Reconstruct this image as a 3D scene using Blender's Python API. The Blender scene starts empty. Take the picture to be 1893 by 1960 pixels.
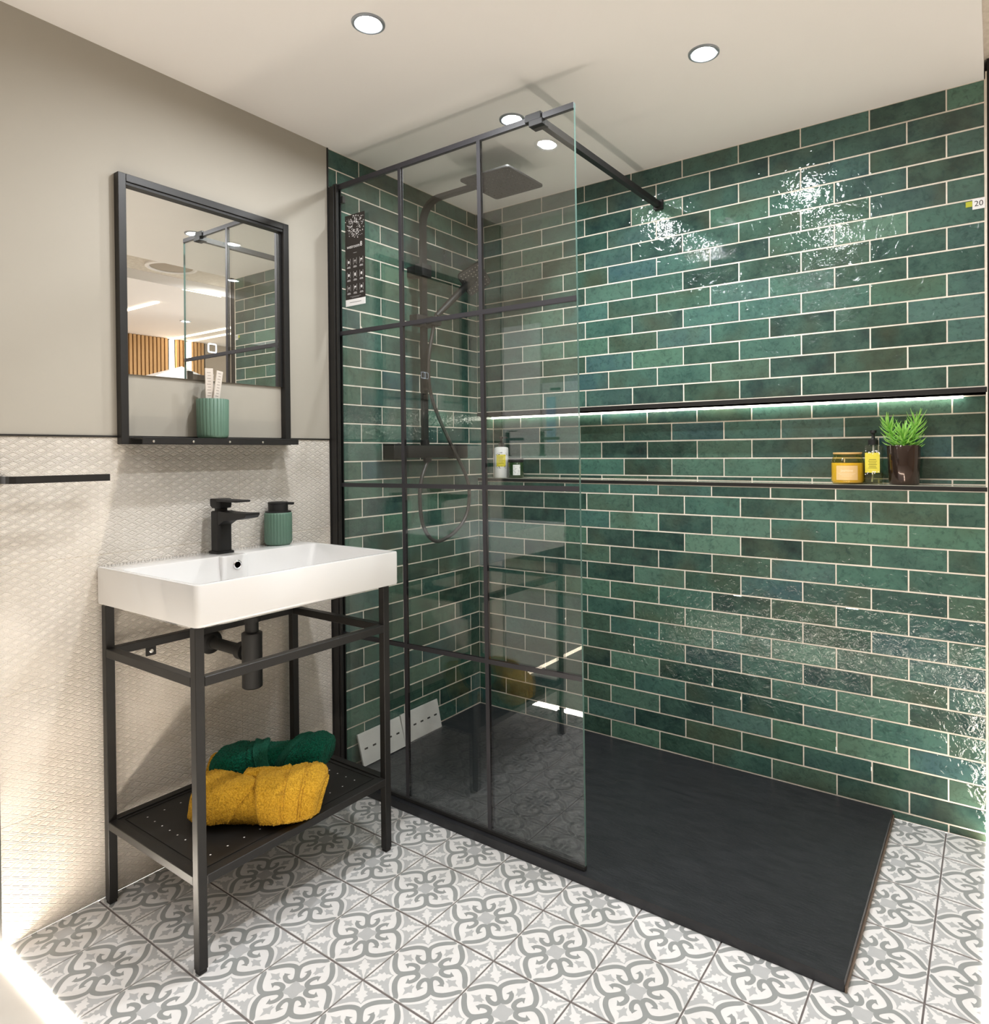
import bpy, bmesh, math, random
from mathutils import Vector, Matrix
random.seed(7)
PI = math.pi
scene = bpy.context.scene
COL = scene.collection

# ---------------------------------------------------------------- camera
cam_d = bpy.data.cameras.new('camera'); cam = bpy.data.objects.new('camera', cam_d); COL.objects.link(cam)
cam_d.sensor_fit = 'HORIZONTAL'; cam_d.sensor_width = 36.0
cam_d.lens = 1294.105 / 1893 * 36.0
cam_d.shift_x = (946.5 - 1006.055) / 1893
cam_d.shift_y = (876.838 - 980.0) / 1893
cam_d.clip_start = 0.02
R0, R1, R2 = (0.82129318, 0.57044142, -0.00860763), (-0.00232946, -0.0117345, -0.99992843), (-0.57050161, 0.82125446, -0.00830865)
cam.matrix_world = Matrix(((R0[0], -R1[0], -R2[0], 1.85703), (R0[1], -R1[1], -R2[1], -2.3072), (R0[2], -R1[2], -R2[2], 1.11893), (0, 0, 0, 1)))
scene.camera = cam
# ---------------------------------------------------------------- world, exposure
w = bpy.data.worlds.new('world'); scene.world = w; w.use_nodes = True
w.node_tree.nodes['Background'].inputs[0].default_value = (1.0, 0.965, 0.93, 1)
w.node_tree.nodes['Background'].inputs[1].default_value = 1.75
vs = scene.view_settings
vs.view_transform = 'Standard'; vs.look = 'None'; vs.gamma = 1.0; vs.use_curve_mapping = False; vs.exposure = -0.10
cy = scene.cycles; cy.max_bounces = 8; cy.diffuse_bounces = 4; cy.glossy_bounces = 5; cy.transparent_max_bounces = 12; cy.caustics_reflective = False; cy.caustics_refractive = False
SPOT_W = 9.5          # each booth downlight
SHOW_W = 5.0          # each showroom downlight
LED_FLOOR = 75.0; LED_NICHE = 14.0; LED_ROOM = 9.0

# ---------------------------------------------------------------- node helpers
def mat(name, color=(0.8, 0.8, 0.8), rough=0.5, metal=0.0, coat=0.0, emit=None, emit_s=0.0, spec=None):
    m = bpy.data.materials.new(name); m.use_nodes = True
    b = m.node_tree.nodes['Principled BSDF']
    b.inputs['Base Color'].default_value = (*color, 1); b.inputs['Roughness'].default_value = rough
    b.inputs['Metallic'].default_value = metal; b.inputs['Coat Weight'].default_value = coat
    b.inputs['Coat Roughness'].default_value = 0.05
    if spec is not None: b.inputs['Specular IOR Level'].default_value = spec
    if emit: b.inputs['Emission Color'].default_value = (*emit, 1); b.inputs['Emission Strength'].default_value = emit_s
    return m
class NT:
    def __init__(s, m): s.t = m.node_tree; s.b = s.t.nodes['Principled BSDF']
    def n(s, kind, **kw):
        x = s.t.nodes.new(kind)
        for k, v in kw.items():
            if k.startswith('i_'):
                key = k[2:]; key = int(key) if key.isdigit() else key.replace('_', ' ')
                x.inputs[key].default_value = v
            else: setattr(x, k, v)
        return x
    def l(s, a, b): s.t.links.new(a, b)
    def math(s, op, a, b=None, c=None):
        x = s.t.nodes.new('ShaderNodeMath'); x.operation = op
        for i, v in enumerate((a, b, c)):
            if v is None: continue
            if isinstance(v, (int, float)): x.inputs[i].default_value = v
            else: s.l(v, x.inputs[i])
        return x.outputs[0]
    def noise(s, vec, scale, detail=3, rough=0.55, dist=0.0):
        x = s.n('ShaderNodeTexNoise', i_Scale=scale, i_Detail=detail, i_Roughness=rough, i_Distortion=dist)
        s.l(vec, x.inputs['Vector']); return x
    def ramp(s, fac, stops):
        x = s.t.nodes.new('ShaderNodeValToRGB'); cr = x.color_ramp
        while len(cr.elements) < len(stops): cr.elements.new(0.5)
        for e, (p, c) in zip(cr.elements, stops): e.position = p; e.color = (*c, 1)
        s.l(fac, x.inputs[0]); return x.outputs[0]
    def mix(s, fac, a, b, blend='MIX'):
        x = s.n('ShaderNodeMix', data_type='RGBA', blend_type=blend)
        for sock, v in ((x.inputs[0], fac), (x.inputs[6], a), (x.inputs[7], b)):
            if isinstance(v, (int, float)): sock.default_value = v
            elif isinstance(v, tuple): sock.default_value = (*v, 1)
            else: s.l(v, sock)
        return x.outputs[2]
    def bump(s, h, strength, dist, normal=None):
        x = s.n('ShaderNodeBump', i_Strength=strength, i_Distance=dist); s.l(h, x.inputs['Height'])
        if normal is not None: s.l(normal, x.inputs['Normal'])
        return x.outputs[0]

def green_glaze(name, edge=False):
    m = mat(name, rough=0.1); t = NT(m)
    pos = t.n('ShaderNodeNewGeometry').outputs['Position']
    rnd = t.n('ShaderNodeObjectInfo').outputs['Random']
    off = t.n('ShaderNodeVectorMath', operation='SCALE', i_0=(17.3, 9.1, 23.7)); t.l(rnd, off.inputs['Scale'])
    add = t.n('ShaderNodeVectorMath', operation='ADD'); t.l(pos, add.inputs[0]); t.l(off.outputs[0], add.inputs[1]); v = add.outputs[0]
    base = t.ramp(rnd, [(0.0, (0.016, 0.058, 0.060)), (0.14, (0.028, 0.092, 0.070)), (0.28, (0.048, 0.122, 0.078)), (0.40, (0.016, 0.058, 0.074)),
                        (0.52, (0.070, 0.160, 0.115)), (0.64, (0.046, 0.080, 0.050)), (0.78, (0.040, 0.118, 0.094)), (0.90, (0.020, 0.062, 0.066)), (1.0, (0.054, 0.118, 0.104))])
    val = t.math('MULTIPLY_ADD', t.math('FRACT', t.math('MULTIPLY', rnd, 7.131)), 0.98, 0.34)
    hs = t.n('ShaderNodeHueSaturation'); t.l(base, hs.inputs['Color']); hs.inputs['Saturation'].default_value = 0.86; t.l(val, hs.inputs['Value']); base = hs.outputs[0]
    cloud = t.noise(v, 13, 4, 0.6).outputs['Fac']
    c1 = t.mix(t.ramp(cloud, [(0.3, (0, 0, 0)), (0.75, (1, 1, 1))]), base, t.mix(0.42, base, (0.105, 0.225, 0.165)))
    fine = t.noise(v, 60, 5, 0.7, 0.6).outputs['Fac']
    c2 = t.mix(t.ramp(fine, [(0.35, (0.75, 0.75, 0.75)), (0.5, (0, 0, 0))]), c1, t.mix(0.6, c1, (0.008, 0.030, 0.030)))
    brown = t.noise(v, 4.5, 2).outputs['Fac']
    c3 = t.mix(t.ramp(brown, [(0.55, (0, 0, 0)), (0.75, (0.55, 0.55, 0.55))]), c2, (0.062, 0.070, 0.040))
    if edge: c3 = t.mix(0.6, c3, (0.035, 0.035, 0.022))
    t.l(c3, t.b.inputs['Base Color'])
    t.l(t.math('MULTIPLY_ADD', fine, 0.03, 0.003), t.b.inputs['Roughness'])
    if not edge:
        big = t.noise(v, 40, 2, 0.5, 0.9).outputs['Fac']; crk = t.noise(v, 130, 2, 0.6, 1.4).outputs['Fac']
        h = t.math('ADD', t.math('MULTIPLY', big, 1.0), t.math('MULTIPLY', crk, 0.09))
        t.l(t.bump(h, 1.0, 0.0019), t.b.inputs['Normal'])
    t.b.inputs['Specular IOR Level'].default_value = 0.55
    return m
def diamond_tile(name):
    m = mat(name, (0.63, 0.57, 0.49), 0.6); t = NT(m)
    pos = t.n('ShaderNodeNewGeometry').outputs['Position']
    sp = t.n('ShaderNodeSeparateXYZ'); t.l(pos, sp.inputs[0]); Y, Z = sp.outputs[1], sp.outputs[2]
    u = t.math('DIVIDE', Y, 0.037); q = t.math('DIVIDE', Z, 0.0206)
    a = t.math('ABSOLUTE', t.math('SUBTRACT', t.math('FRACT', t.math('ADD', t.math('ADD', u, q), 200.0)), 0.5))
    b = t.math('ABSOLUTE', t.math('SUBTRACT', t.math('FRACT', t.math('ADD', t.math('SUBTRACT', u, q), 300.0)), 0.5))
    d = t.math('MAXIMUM', a, b)                                    # 0 centre .. 0.5 lattice line
    prof = t.ramp(d, [(0.0, (0.62, 0.62, 0.62)), (0.20, (0.62, 0.62, 0.62)), (0.25, (0.12, 0.12, 0.12)), (0.33, (0.12, 0.12, 0.12)), (0.39, (1, 1, 1)), (0.46, (1, 1, 1)), (0.5, (0.55, 0.55, 0.55))])
    mask = t.noise(pos, 3.1, 2).outputs['Fac']
    mk = t.ramp(mask, [(0.30, (0.25, 0.25, 0.25)), (0.55, (1, 1, 1))])
    grain = t.noise(pos, 260, 3).outputs['Fac']
    h = t.math('ADD', t.math('MULTIPLY', prof, mk), t.math('MULTIPLY', grain, 0.22))
    t.l(t.bump(h, 1.0, 0.0030), t.b.inputs['Normal'])
    sp2 = t.noise(pos, 420, 2).outputs['Fac']; cl = t.noise(pos, 9, 3).outputs['Fac']
    c = t.mix(t.ramp(cl, [(0.3, (0, 0, 0)), (0.7, (1, 1, 1))]), (0.615, 0.565, 0.50), (0.70, 0.652, 0.59))
    c = t.mix(t.ramp(sp2, [(0.30, (0.8, 0.8, 0.8)), (0.40, (0, 0, 0))]), c, (0.42, 0.37, 0.31))
    t.l(c, t.b.inputs['Base Color'])
    return m
def noisy(name, c1, c2, scale, rough, bump=0.0, bdist=0.001, detail=4, metal=0.0, coat=0.0, stretch=None, bscale=None):
    m = mat(name, c1, rough, metal, coat); t = NT(m)
    vec = t.n('ShaderNodeTexCoord').outputs['Object']
    if stretch:
        mp = t.n('ShaderNodeMapping'); mp.inputs['Scale'].default_value = stretch; t.l(vec, mp.inputs[0]); vec = mp.outputs[0]
    nz = t.noise(vec, scale, detail).outputs['Fac']
    t.l(t.mix(t.ramp(nz, [(0.3, (0, 0, 0)), (0.7, (1, 1, 1))]), c1, c2), t.b.inputs['Base Color'])
    if bump:
        h = t.noise(vec, bscale, detail).outputs['Fac'] if bscale else nz
        t.l(t.bump(h, bump, bdist), t.b.inputs['Normal'])
    return m
def pane_glass(name, tint, f0=0.05, rough=0.0):
    m = bpy.data.materials.new(name); m.use_nodes = True; nt = m.node_tree; nt.nodes.clear()
    out = nt.nodes.new('ShaderNodeOutputMaterial'); tr = nt.nodes.new('ShaderNodeBsdfTransparent'); gl = nt.nodes.new('ShaderNodeBsdfGlossy')
    tr.inputs[0].default_value = (*tint, 1); gl.inputs['Roughness'].default_value = rough
    lw = nt.nodes.new('ShaderNodeLayerWeight'); pw = nt.nodes.new('ShaderNodeMath'); pw.operation = 'POWER'; pw.inputs[1].default_value = 5
    ma = nt.nodes.new('ShaderNodeMath'); ma.operation = 'MULTIPLY_ADD'; ma.inputs[1].default_value = 1 - f0; ma.inputs[2].default_value = f0
    mx = nt.nodes.new('ShaderNodeMixShader')
    L = nt.links.new
    L(lw.outputs['Facing'], pw.inputs[0]); L(pw.outputs[0], ma.inputs[0]); L(ma.outputs[0], mx.inputs[0])
    L(tr.outputs[0], mx.inputs[1]); L(gl.outputs[0], mx.inputs[2]); L(mx.outputs[0], out.inputs[0])
    return m
def emis(name, color, s):
    m = bpy.data.materials.new(name); m.use_nodes = True; nt = m.node_tree; nt.nodes.clear()
    out = nt.nodes.new('ShaderNodeOutputMaterial'); e = nt.nodes.new('ShaderNodeEmission')
    e.inputs[0].default_value = (*color, 1); e.inputs[1].default_value = s; nt.links.new(e.outputs[0], out.inputs[0]); return m

M = {}
M['green'] = green_glaze('green_glaze'); M['green_edge'] = green_glaze('green_glaze_edge', True)
M['grout'] = noisy('cream_grout', (0.80, 0.74, 0.65), (0.70, 0.64, 0.55), 90, 0.85)
M['diamond'] = diamond_tile('beige_relief_tile')
M['paint'] = noisy('greige_paint', (0.372, 0.345, 0.295), (0.358, 0.331, 0.282), 3, 0.65)
M['ceil'] = noisy('ceiling_paint', (0.93, 0.895, 0.87), (0.91, 0.875, 0.85), 2, 0.8)
M['black'] = noisy('black_powder_coat', (0.012, 0.0115, 0.011), (0.016, 0.015, 0.014), 30, 0.42)
M['black_matt'] = mat('matt_black', (0.011, 0.011, 0.011), 0.5, spec=0.35)
M['black'].node_tree.nodes['Principled BSDF'].inputs['Specular IOR Level'].default_value = 0.35
M['bar'] = mat('charcoal_bar', (0.026, 0.025, 0.030), 0.45)
M['rubber'] = mat('black_rubber', (0.01, 0.01, 0.01), 0.7)
M['slate'] = noisy('black_slate_resin', (0.016, 0.017, 0.020), (0.027, 0.028, 0.032), 14, 0.36, 0.5, 0.0012, 6, stretch=(1, 3.5, 1), bscale=55)
M['glass'] = pane_glass('clear_screen_glass', (0.95, 0.965, 0.957), 0.085)
M['glass_edge'] = mat('polished_glass_edge', (0.10, 0.17, 0.15), 0.1, coat=0.3)
M['mirror'] = mat('mirror_silver', (0.90, 0.90, 0.88), 0.005, 1.0)
M['ceramic'] = mat('white_ceramic', (0.70, 0.695, 0.69), 0.08, coat=0.6)
M['chrome'] = mat('chrome', (0.75, 0.76, 0.78), 0.12, 1.0)
M['steel'] = mat('screw_steel', (0.7, 0.69, 0.66), 0.25, 1.0)
M['bezel'] = mat('satin_silver_bezel', (0.34, 0.37, 0.40), 0.3, 0.6)
M['counter'] = mat('dark_counter_front', (0.025, 0.03, 0.03), 0.6)
M['dark'] = mat('dark_void', (0.004, 0.004, 0.004), 0.8)
M['f_white'] = noisy('floor_tile_white', (0.80, 0.79, 0.785), (0.76, 0.75, 0.745), 40, 0.42)
M['f_light'] = noisy('floor_tile_light_grey', (0.50, 0.507, 0.512), (0.475, 0.482, 0.487), 40, 0.42)
M['f_mid'] = noisy('floor_tile_mid_grey', (0.315, 0.328, 0.325), (0.295, 0.308, 0.305), 40, 0.42)
M['f_grout'] = mat('grey_floor_grout', (0.16, 0.14, 0.135), 0.9)
M['show_floor'] = noisy('showroom_floor_tile', (0.62, 0.585, 0.53), (0.56, 0.525, 0.475), 6, 0.4)
M['show_wall'] = noisy('showroom_wall_paint', (0.44, 0.385, 0.315), (0.41, 0.355, 0.29), 2, 0.7)
M['acoustic'] = noisy('acoustic_ceiling_tile', (0.74, 0.68, 0.59), (0.60, 0.54, 0.46), 55, 0.9, 0.5, 0.003)
M['oak'] = noisy('oak_slat', (0.50, 0.29, 0.115), (0.58, 0.35, 0.155), 9, 0.5, stretch=(6, 6, 0.6))
M['lamp'] = emis('downlight_lens', (0.93, 0.97, 1.0), 22.0)
M['led_warm'] = emis('warm_led', (1.0, 0.89, 0.75), LED_FLOOR)
M['led_niche'] = emis('niche_led', (1.0, 0.97, 0.82), LED_NICHE)
M['led_room'] = emis('showroom_led', (1.0, 0.86, 0.66), LED_ROOM)
M['touch'] = emis('touch_ring_light', (0.80, 0.90, 1.0), 4.0)
M['sage'] = noisy('sage_green_stoneware', (0.092, 0.172, 0.126), (0.105, 0.190, 0.140), 20, 0.5)
M['white'] = mat('white_plastic', (0.80, 0.80, 0.80), 0.35)
M['paper'] = mat('paper_wrap', (0.62, 0.56, 0.50), 0.8)
M['ink'] = mat('black_ink', (0.02, 0.02, 0.02), 0.7)
M['white_ink'] = mat('white_ink', (0.82, 0.82, 0.82), 0.7)
M['sticker'] = mat('black_sticker', (0.018, 0.014, 0.012), 0.5)
M['yellow_lab'] = noisy('yellow_label', (0.72, 0.62, 0.06), (0.66, 0.56, 0.05), 60, 0.6)
M['lime'] = mat('lime_sticker', (0.46, 0.48, 0.03), 0.6)
M['amber'] = pane_glass('amber_glass', (0.98, 0.86, 0.48), 0.06)
M['wax'] = mat('yellow_wax', (0.82, 0.63, 0.10), 0.45)
M['tan_lab'] = mat('tan_label', (0.74, 0.50, 0.22), 0.6)
M['cream_ink'] = mat('cream_ink', (0.86, 0.74, 0.52), 0.6)
M['clear'] = pane_glass('clear_bottle_glass', (0.90, 0.92, 0.86), 0.06)
M['green_glass'] = mat('dark_green_glass', (0.012, 0.045, 0.006), 0.08, coat=0.7)
M['bronze'] = noisy('dark_bronze_glaze', (0.035, 0.022, 0.018), (0.06, 0.034, 0.024), 8, 0.14, metal=0.55, coat=0.5)
M['leaf'] = noisy('bright_green_leaf', (0.20, 0.50, 0.06), (0.36, 0.68, 0.15), 30, 0.45)
M['sample'] = noisy('white_slate_sample', (0.66, 0.65, 0.63), (0.60, 0.59, 0.57), 20, 0.5, 0.4, 0.0006, bscale=60)
M['stone'] = noisy('pale_ledge_stone', (0.62, 0.58, 0.48), (0.32, 0.33, 0.27), 24, 0.1, stretch=(0.5, 3, 1))
M['brick'] = noisy('white_brick_panel', (0.78, 0.76, 0.73), (0.70, 0.68, 0.65), 9, 0.6, 0.4, 0.01, stretch=(1, 1, 6))
M['door'] = mat('white_door', (0.66, 0.65, 0.63), 0.4)
M['blue_pane'] = mat('pale_blue_pane', (0.35, 0.55, 0.72), 0.2)
def terry(name, c1, c2):
    m = mat(name, c1, 0.95, spec=0.1); t = NT(m); v = t.n('ShaderNodeTexCoord').outputs['Object']
    n1 = t.noise(v, 270, 2, 0.7).outputs['Fac']; n2 = t.noise(v, 120, 3).outputs['Fac']
    h = t.math('ADD', n1, t.math('MULTIPLY', n2, 0.6))
    t.l(t.mix(t.ramp(n1, [(0.36, (0, 0, 0)), (0.6, (1, 1, 1))]), c1, c2), t.b.inputs['Base Color'])
    t.l(t.bump(h, 1.0, 0.006), t.b.inputs['Normal'])
    t.b.inputs['Sheen Weight'].default_value = 0.04
    return m
M['mustard'] = terry('mustard_terry', (0.42, 0.215, 0.012), (0.68, 0.385, 0.035))
M['mustard_flat'] = noisy('mustard_woven_band', (0.60, 0.34, 0.035), (0.50, 0.27, 0.022), 400, 0.9)
M['emerald'] = terry('emerald_terry', (0.001, 0.040, 0.024), (0.003, 0.110, 0.064))
M['emerald_flat'] = noisy('emerald_woven_band', (0.003, 0.115, 0.068), (0.002, 0.085, 0.05), 400, 0.9)

# ---------------------------------------------------------------- mesh builder
class MB:
    def __init__(s): s.v = []; s.f = []; s.mi = []
    def add(s, vs, fs, mi=0):
        o = len(s.v); s.v += [tuple(p) for p in vs]; s.f += [tuple(i + o for i in f) for f in fs]; s.mi += [mi] * len(fs); return s
    def box(s, x0, x1, y0, y1, z0, z1, mi=0, mtx=None):
        vs = [Vector((x, y, z)) for x in (x0, x1) for y in (y0, y1) for z in (z0, z1)]
        if mtx: vs = [mtx @ p for p in vs]
        return s.add(vs, [(0, 1, 3, 2), (4, 6, 7, 5), (0, 4, 5, 1), (2, 3, 7, 6), (0, 2, 6, 4), (1, 5, 7, 3)], mi)
    def rbox(s, x0, x1, y0, y1, z0, z1, r=0.002, seg=2, mi=0, mtx=None):
        bm = bmesh.new(); bmesh.ops.create_cube(bm, size=1.0)
        for p in bm.verts: p.co = Vector(((x0 + x1) / 2 + p.co.x * (x1 - x0), (y0 + y1) / 2 + p.co.y * (y1 - y0), (z0 + z1) / 2 + p.co.z * (z1 - z0)))
        bmesh.ops.bevel(bm, geom=bm.edges[:], offset=r, segments=seg, affect='EDGES', profile=0.5)
        return s.bm(bm, mi, mtx)
    def bm(s, bm, mi=0, mtx=None):
        bm.verts.index_update()
        s.add([(mtx @ p.co) if mtx else p.co.copy() for p in bm.verts], [[p.index for p in f.verts] for f in bm.faces], mi); bm.free(); return s
    def tube(s, pts, r, n=10, mi=0, cap=True, flat=None):
        pts = [Vector(p) for p in pts]; rs = r if isinstance(r, (list, tuple)) else [r] * len(pts)
        rings = []; up = None
        for i, p in enumerate(pts):
            t = (pts[min(i + 1, len(pts) - 1)] - pts[max(i - 1, 0)]).normalized()
            if up is None:
                up = Vector((0, 0, 1)) if abs(t.z) < 0.9 else Vector((0, 1, 0))
            a = t.cross(up).normalized(); b = a.cross(t).normalized(); up = b
            fl = flat if flat else 1.0
            rings.append([p + (a * math.cos(2 * PI * k / n) + b * math.sin(2 * PI * k / n) * fl) * rs[i] for k in range(n)])
        vs = [q for rg in rings for q in rg]; fs = []
        for i in range(len(rings) - 1):
            for k in range(n): fs.append((i * n + k, i * n + (k + 1) % n, (i + 1) * n + (k + 1) % n, (i + 1) * n + k))
        if cap: fs.append(tuple(range(n - 1, -1, -1))); fs.append(tuple((len(rings) - 1) * n + k for k in range(n)))
        return s.add(vs, fs, mi)
    def bar(s, pts, w, h, mi=0, up=(0, 0, 1)):
        """rectangular section swept along pts: w across, h along up-ish"""
        pts = [Vector(p) for p in pts]; rings = []; upv = Vector(up)
        for i, p in enumerate(pts):
            t = (pts[min(i + 1, len(pts) - 1)] - pts[max(i - 1, 0)]).normalized()
            a = t.cross(upv)
            a = a.normalized(); b = a.cross(t).normalized()
            rings.append([p + a * x * w / 2 + b * y * h / 2 for x, y in ((-1, -1), (1, -1), (1, 1), (-1, 1))])
        vs = [q for rg in rings for q in rg]; fs = []
        for i in range(len(rings) - 1):
            for k in range(4): fs.append((i * 4 + k, i * 4 + (k + 1) % 4, (i + 1) * 4 + (k + 1) % 4, (i + 1) * 4 + k))
        fs += [(3, 2, 1, 0), tuple((len(rings) - 1) * 4 + k for k in range(4))]
        return s.add(vs, fs, mi)
    def lathe(s, prof, n=32, c=(0, 0, 0), mi=0, axis=None, flute=None, caps=True):
        vs = []; fs = []
        rot = Vector((0, 0, 1)).rotation_difference(Vector(axis)).to_matrix() if axis else None
        for r, z in prof:
            for k in range(n):
                a = 2 * PI * k / n; rr = r * (flute(a, z) if flute else 1.0)
                p = Vector((rr * math.cos(a), rr * math.sin(a), z))
                if rot: p = rot @ p
                vs.append(p + Vector(c))
        for i in range(len(prof) - 1):
            for k in range(n): fs.append((i * n + k, i * n + (k + 1) % n, (i + 1) * n + (k + 1) % n, (i + 1) * n + k))
        if caps and prof[0][0] > 1e-6: fs.append(tuple(range(n - 1, -1, -1)))
        if caps and prof[-1][0] > 1e-6: fs.append(tuple((len(prof) - 1) * n + k for k in range(n)))
        return s.add(vs, fs, mi)
    def loops(s, loops, cap0=True, cap1=True, mi=0):
        n = len(loops[0]); vs = [p for lp in loops for p in lp]; fs = []
        for i in range(len(loops) - 1):
            for k in range(n): fs.append((i * n + k, i * n + (k + 1) % n, (i + 1) * n + (k + 1) % n, (i + 1) * n + k))
        if cap0: fs.append(tuple(range(n - 1, -1, -1)))
        if cap1: fs.append(tuple((len(loops) - 1) * n + k for k in range(n)))
        return s.add(vs, fs, mi)
    def mesh(s, name, mats, smooth=None):
        me = bpy.data.meshes.new(name); me.from_pydata(s.v, [], s.f)
        for mm in (mats if isinstance(mats, (list, tuple)) else [mats]): me.materials.append(mm)
        if any(s.mi): me.polygons.foreach_set('material_index', s.mi)
        if smooth is not None:
            me.polygons.foreach_set('use_smooth', [True] * len(me.polygons)); me.set_sharp_from_angle(angle=math.radians(smooth))
        me.update(); return me
    def build(s, name, mats, parent=None, smooth=None): return link(name, s.mesh(name, mats, smooth), parent)
def link(name, data, parent=None):
    o = bpy.data.objects.new(name, data); COL.objects.link(o)
    if parent is not None: o.parent = parent
    return o
def tag(o, label, cat, group=None, kind=None):
    if label: o['label'] = label
    if cat: o['category'] = cat
    if group: o['group'] = group
    if kind: o['kind'] = kind
    return o
def thing(name, label, cat, loc=(0, 0, 0), group=None, rz=0.0):
    o = bpy.data.objects.new(name, None); COL.objects.link(o); o.location = loc; o.rotation_euler = (0, 0, rz); o.empty_display_size = 0.05
    return tag(o, label, cat, group)
def rrect(x0, x1, y0, y1, r, z, n=5):
    pts = []
    for cx, cy, a0 in ((x1 - r, y1 - r, 0), (x0 + r, y1 - r, PI / 2), (x0 + r, y0 + r, PI), (x1 - r, y0 + r, 1.5 * PI)):
        for k in range(n + 1):
            a = a0 + PI / 2 * k / n; pts.append(Vector((cx + r * math.cos(a), cy + r * math.sin(a), z)))
    return pts
def catmull(P, n=8):
    P = [Vector(p) for p in P]; out = []
    for i in range(len(P) - 1):
        p0 = P[i - 1] if i else P[0] * 2 - P[1]; p1, p2 = P[i], P[i + 1]; p3 = P[i + 2] if i + 2 < len(P) else P[i + 1] * 2 - P[i]
        for k in range(n):
            t = k / n
            out.append(0.5 * ((2 * p1) + (p2 - p0) * t + (2 * p0 - 5 * p1 + 4 * p2 - p3) * t * t + (3 * p1 - p0 - 3 * p2 + p3) * t ** 3))
    out.append(P[-1]); return out
def text_mesh(txt, size, name):
    cu = bpy.data.curves.new(name, 'FONT'); cu.body = txt; cu.size = size; cu.align_x = 'CENTER'; cu.align_y = 'CENTER'; cu.resolution_u = 3
    o = bpy.data.objects.new(name, cu); COL.objects.link(o)
    bpy.context.view_layer.update()
    me = bpy.data.meshes.new_from_object(o.evaluated_get(bpy.context.evaluated_depsgraph_get()))
    bpy.data.objects.remove(o); bpy.data.curves.remove(cu); return me
def text_obj(txt, size, name, m, parent, origin, xdir, ydir):
    me = text_mesh(txt, size, name); x, y = Vector(xdir), Vector(ydir); z = x.cross(y)
    for p in me.vertices: p.co = Vector(origin) + x * p.co.x + y * p.co.y
    me.materials.clear(); me.materials.append(m)
    return link(name, me, parent)

# ---------------------------------------------------------------- room constants
CEIL = 2.157; XR = 1.8385; YL = -1.737
PZ = 0.06668; Z0 = 2.1591                       # wall tile row k joint: Z0 - k*PZ
J = lambda k: Z0 - k * PZ
G = 0.0042                                       # grout joint
NT_, NB_, ND = 1.2785, 1.0105, 0.113             # niche top, ledge, depth
GY = -0.782                                      # outer face of glass screen

tile_cache = {}
def tile_mesh(wd, ht):
    key = (round(wd, 3), round(ht, 3))
    if key not in tile_cache:
        a, b = key[0] / 2, key[1] / 2; e = 0.0007; d = 0.0006
        mb = MB()      # local: x along wall, y up the wall, z out of the wall (front at z = 0)
        mb.add([(-a, -b, -0.006), (a, -b, -0.006), (a, b, -0.006), (-a, b, -0.006), (-a, -b, -d), (a, -b, -d), (a, b, -d), (-a, b, -d),
                (-a + e, -b + e, 0), (a - e, -b + e, 0), (a - e, b - e, 0), (-a + e, b - e, 0)],
               [(0, 1, 5, 4), (1, 2, 6, 5), (2, 3, 7, 6), (3, 0, 4, 7), (4, 5, 9, 8), (5, 6, 10, 9), (6, 7, 11, 10), (7, 4, 8, 11)], 1)
        mb.add([(-a + e, -b + e, 0), (a - e, -b + e, 0), (a - e, b - e, 0), (-a + e, b - e, 0)], [(0, 1, 2, 3)], 0)
        tile_cache[key] = mb.mesh('glazed_brick_tile', [M['green'], M['green_edge']])
    return tile_cache[key]
def put_tile(parent, u0, u1, z0, z1, kind):
    """kind: 'L' left wall (u = -y), 'R' right wall plane y=0 (u = x), 'N' niche back"""
    wd, ht = u1 - u0 - G, z1 - z0 - G
    if wd < 0.006 or ht < 0.006: return
    o = link('tile', tile_mesh(wd, ht), parent); u, z = (u0 + u1) / 2, (z0 + z1) / 2
    jit = random.uniform(-0.0005, 0.0003)
    tilt = Matrix.Rotation(random.gauss(0, 0.0035), 4, 'X') @ Matrix.Rotation(random.gauss(0, 0.0028), 4, 'Y')
    if kind == 'L': m = Matrix(((0, 0, 1, jit), (1, 0, 0, -u), (0, 1, 0, z), (0, 0, 0, 1)))
    else: m = Matrix(((1, 0, 0, u), (0, 0, -1, (ND if kind == 'N' else 0) - jit), (0, 1, 0, z), (0, 0, 0, 1)))
    o.matrix_world = m @ tilt
def rows(parent, k0, k1, ulo, uhi, start, kind, zlo, zhi, par=0):
    """start: u of joint 0 (odd joints on even rows), half pitch 0.1"""
    for k in range(k0, k1):
        z1, z0 = min(J(k), zhi), max(J(k + 1), zlo)
        if z1 - z0 < 0.008: continue
        u = start + (0.1 if (k + par) % 2 == 0 else 0.0) - 0.4
        while u < uhi:
            a, b = max(u, ulo), min(u + 0.2, uhi)
            if b - a > 0.008: put_tile(parent, a, b, z0, z1, kind)
            u += 0.2

# ---------------------------------------------------------------- left wall
mb = MB(); mb.box(-0.10, -0.0012, YL, 0.15, 0.0, CEIL)
wl = mb.build('wall_left', M['grout']); tag(wl, 'left wall: greige paint over beige relief tiles, green brick tiles in the shower', 'wall', kind='structure')
rows(wl, 0, 33, -ND, 0.795, -0.04175, 'L', 0.019, CEIL)
mb = MB(); mb.box(-0.0011, 0.0, YL, -0.800, 1.1715, CEIL); mb.build('plaster', M['paint'], wl)
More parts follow.
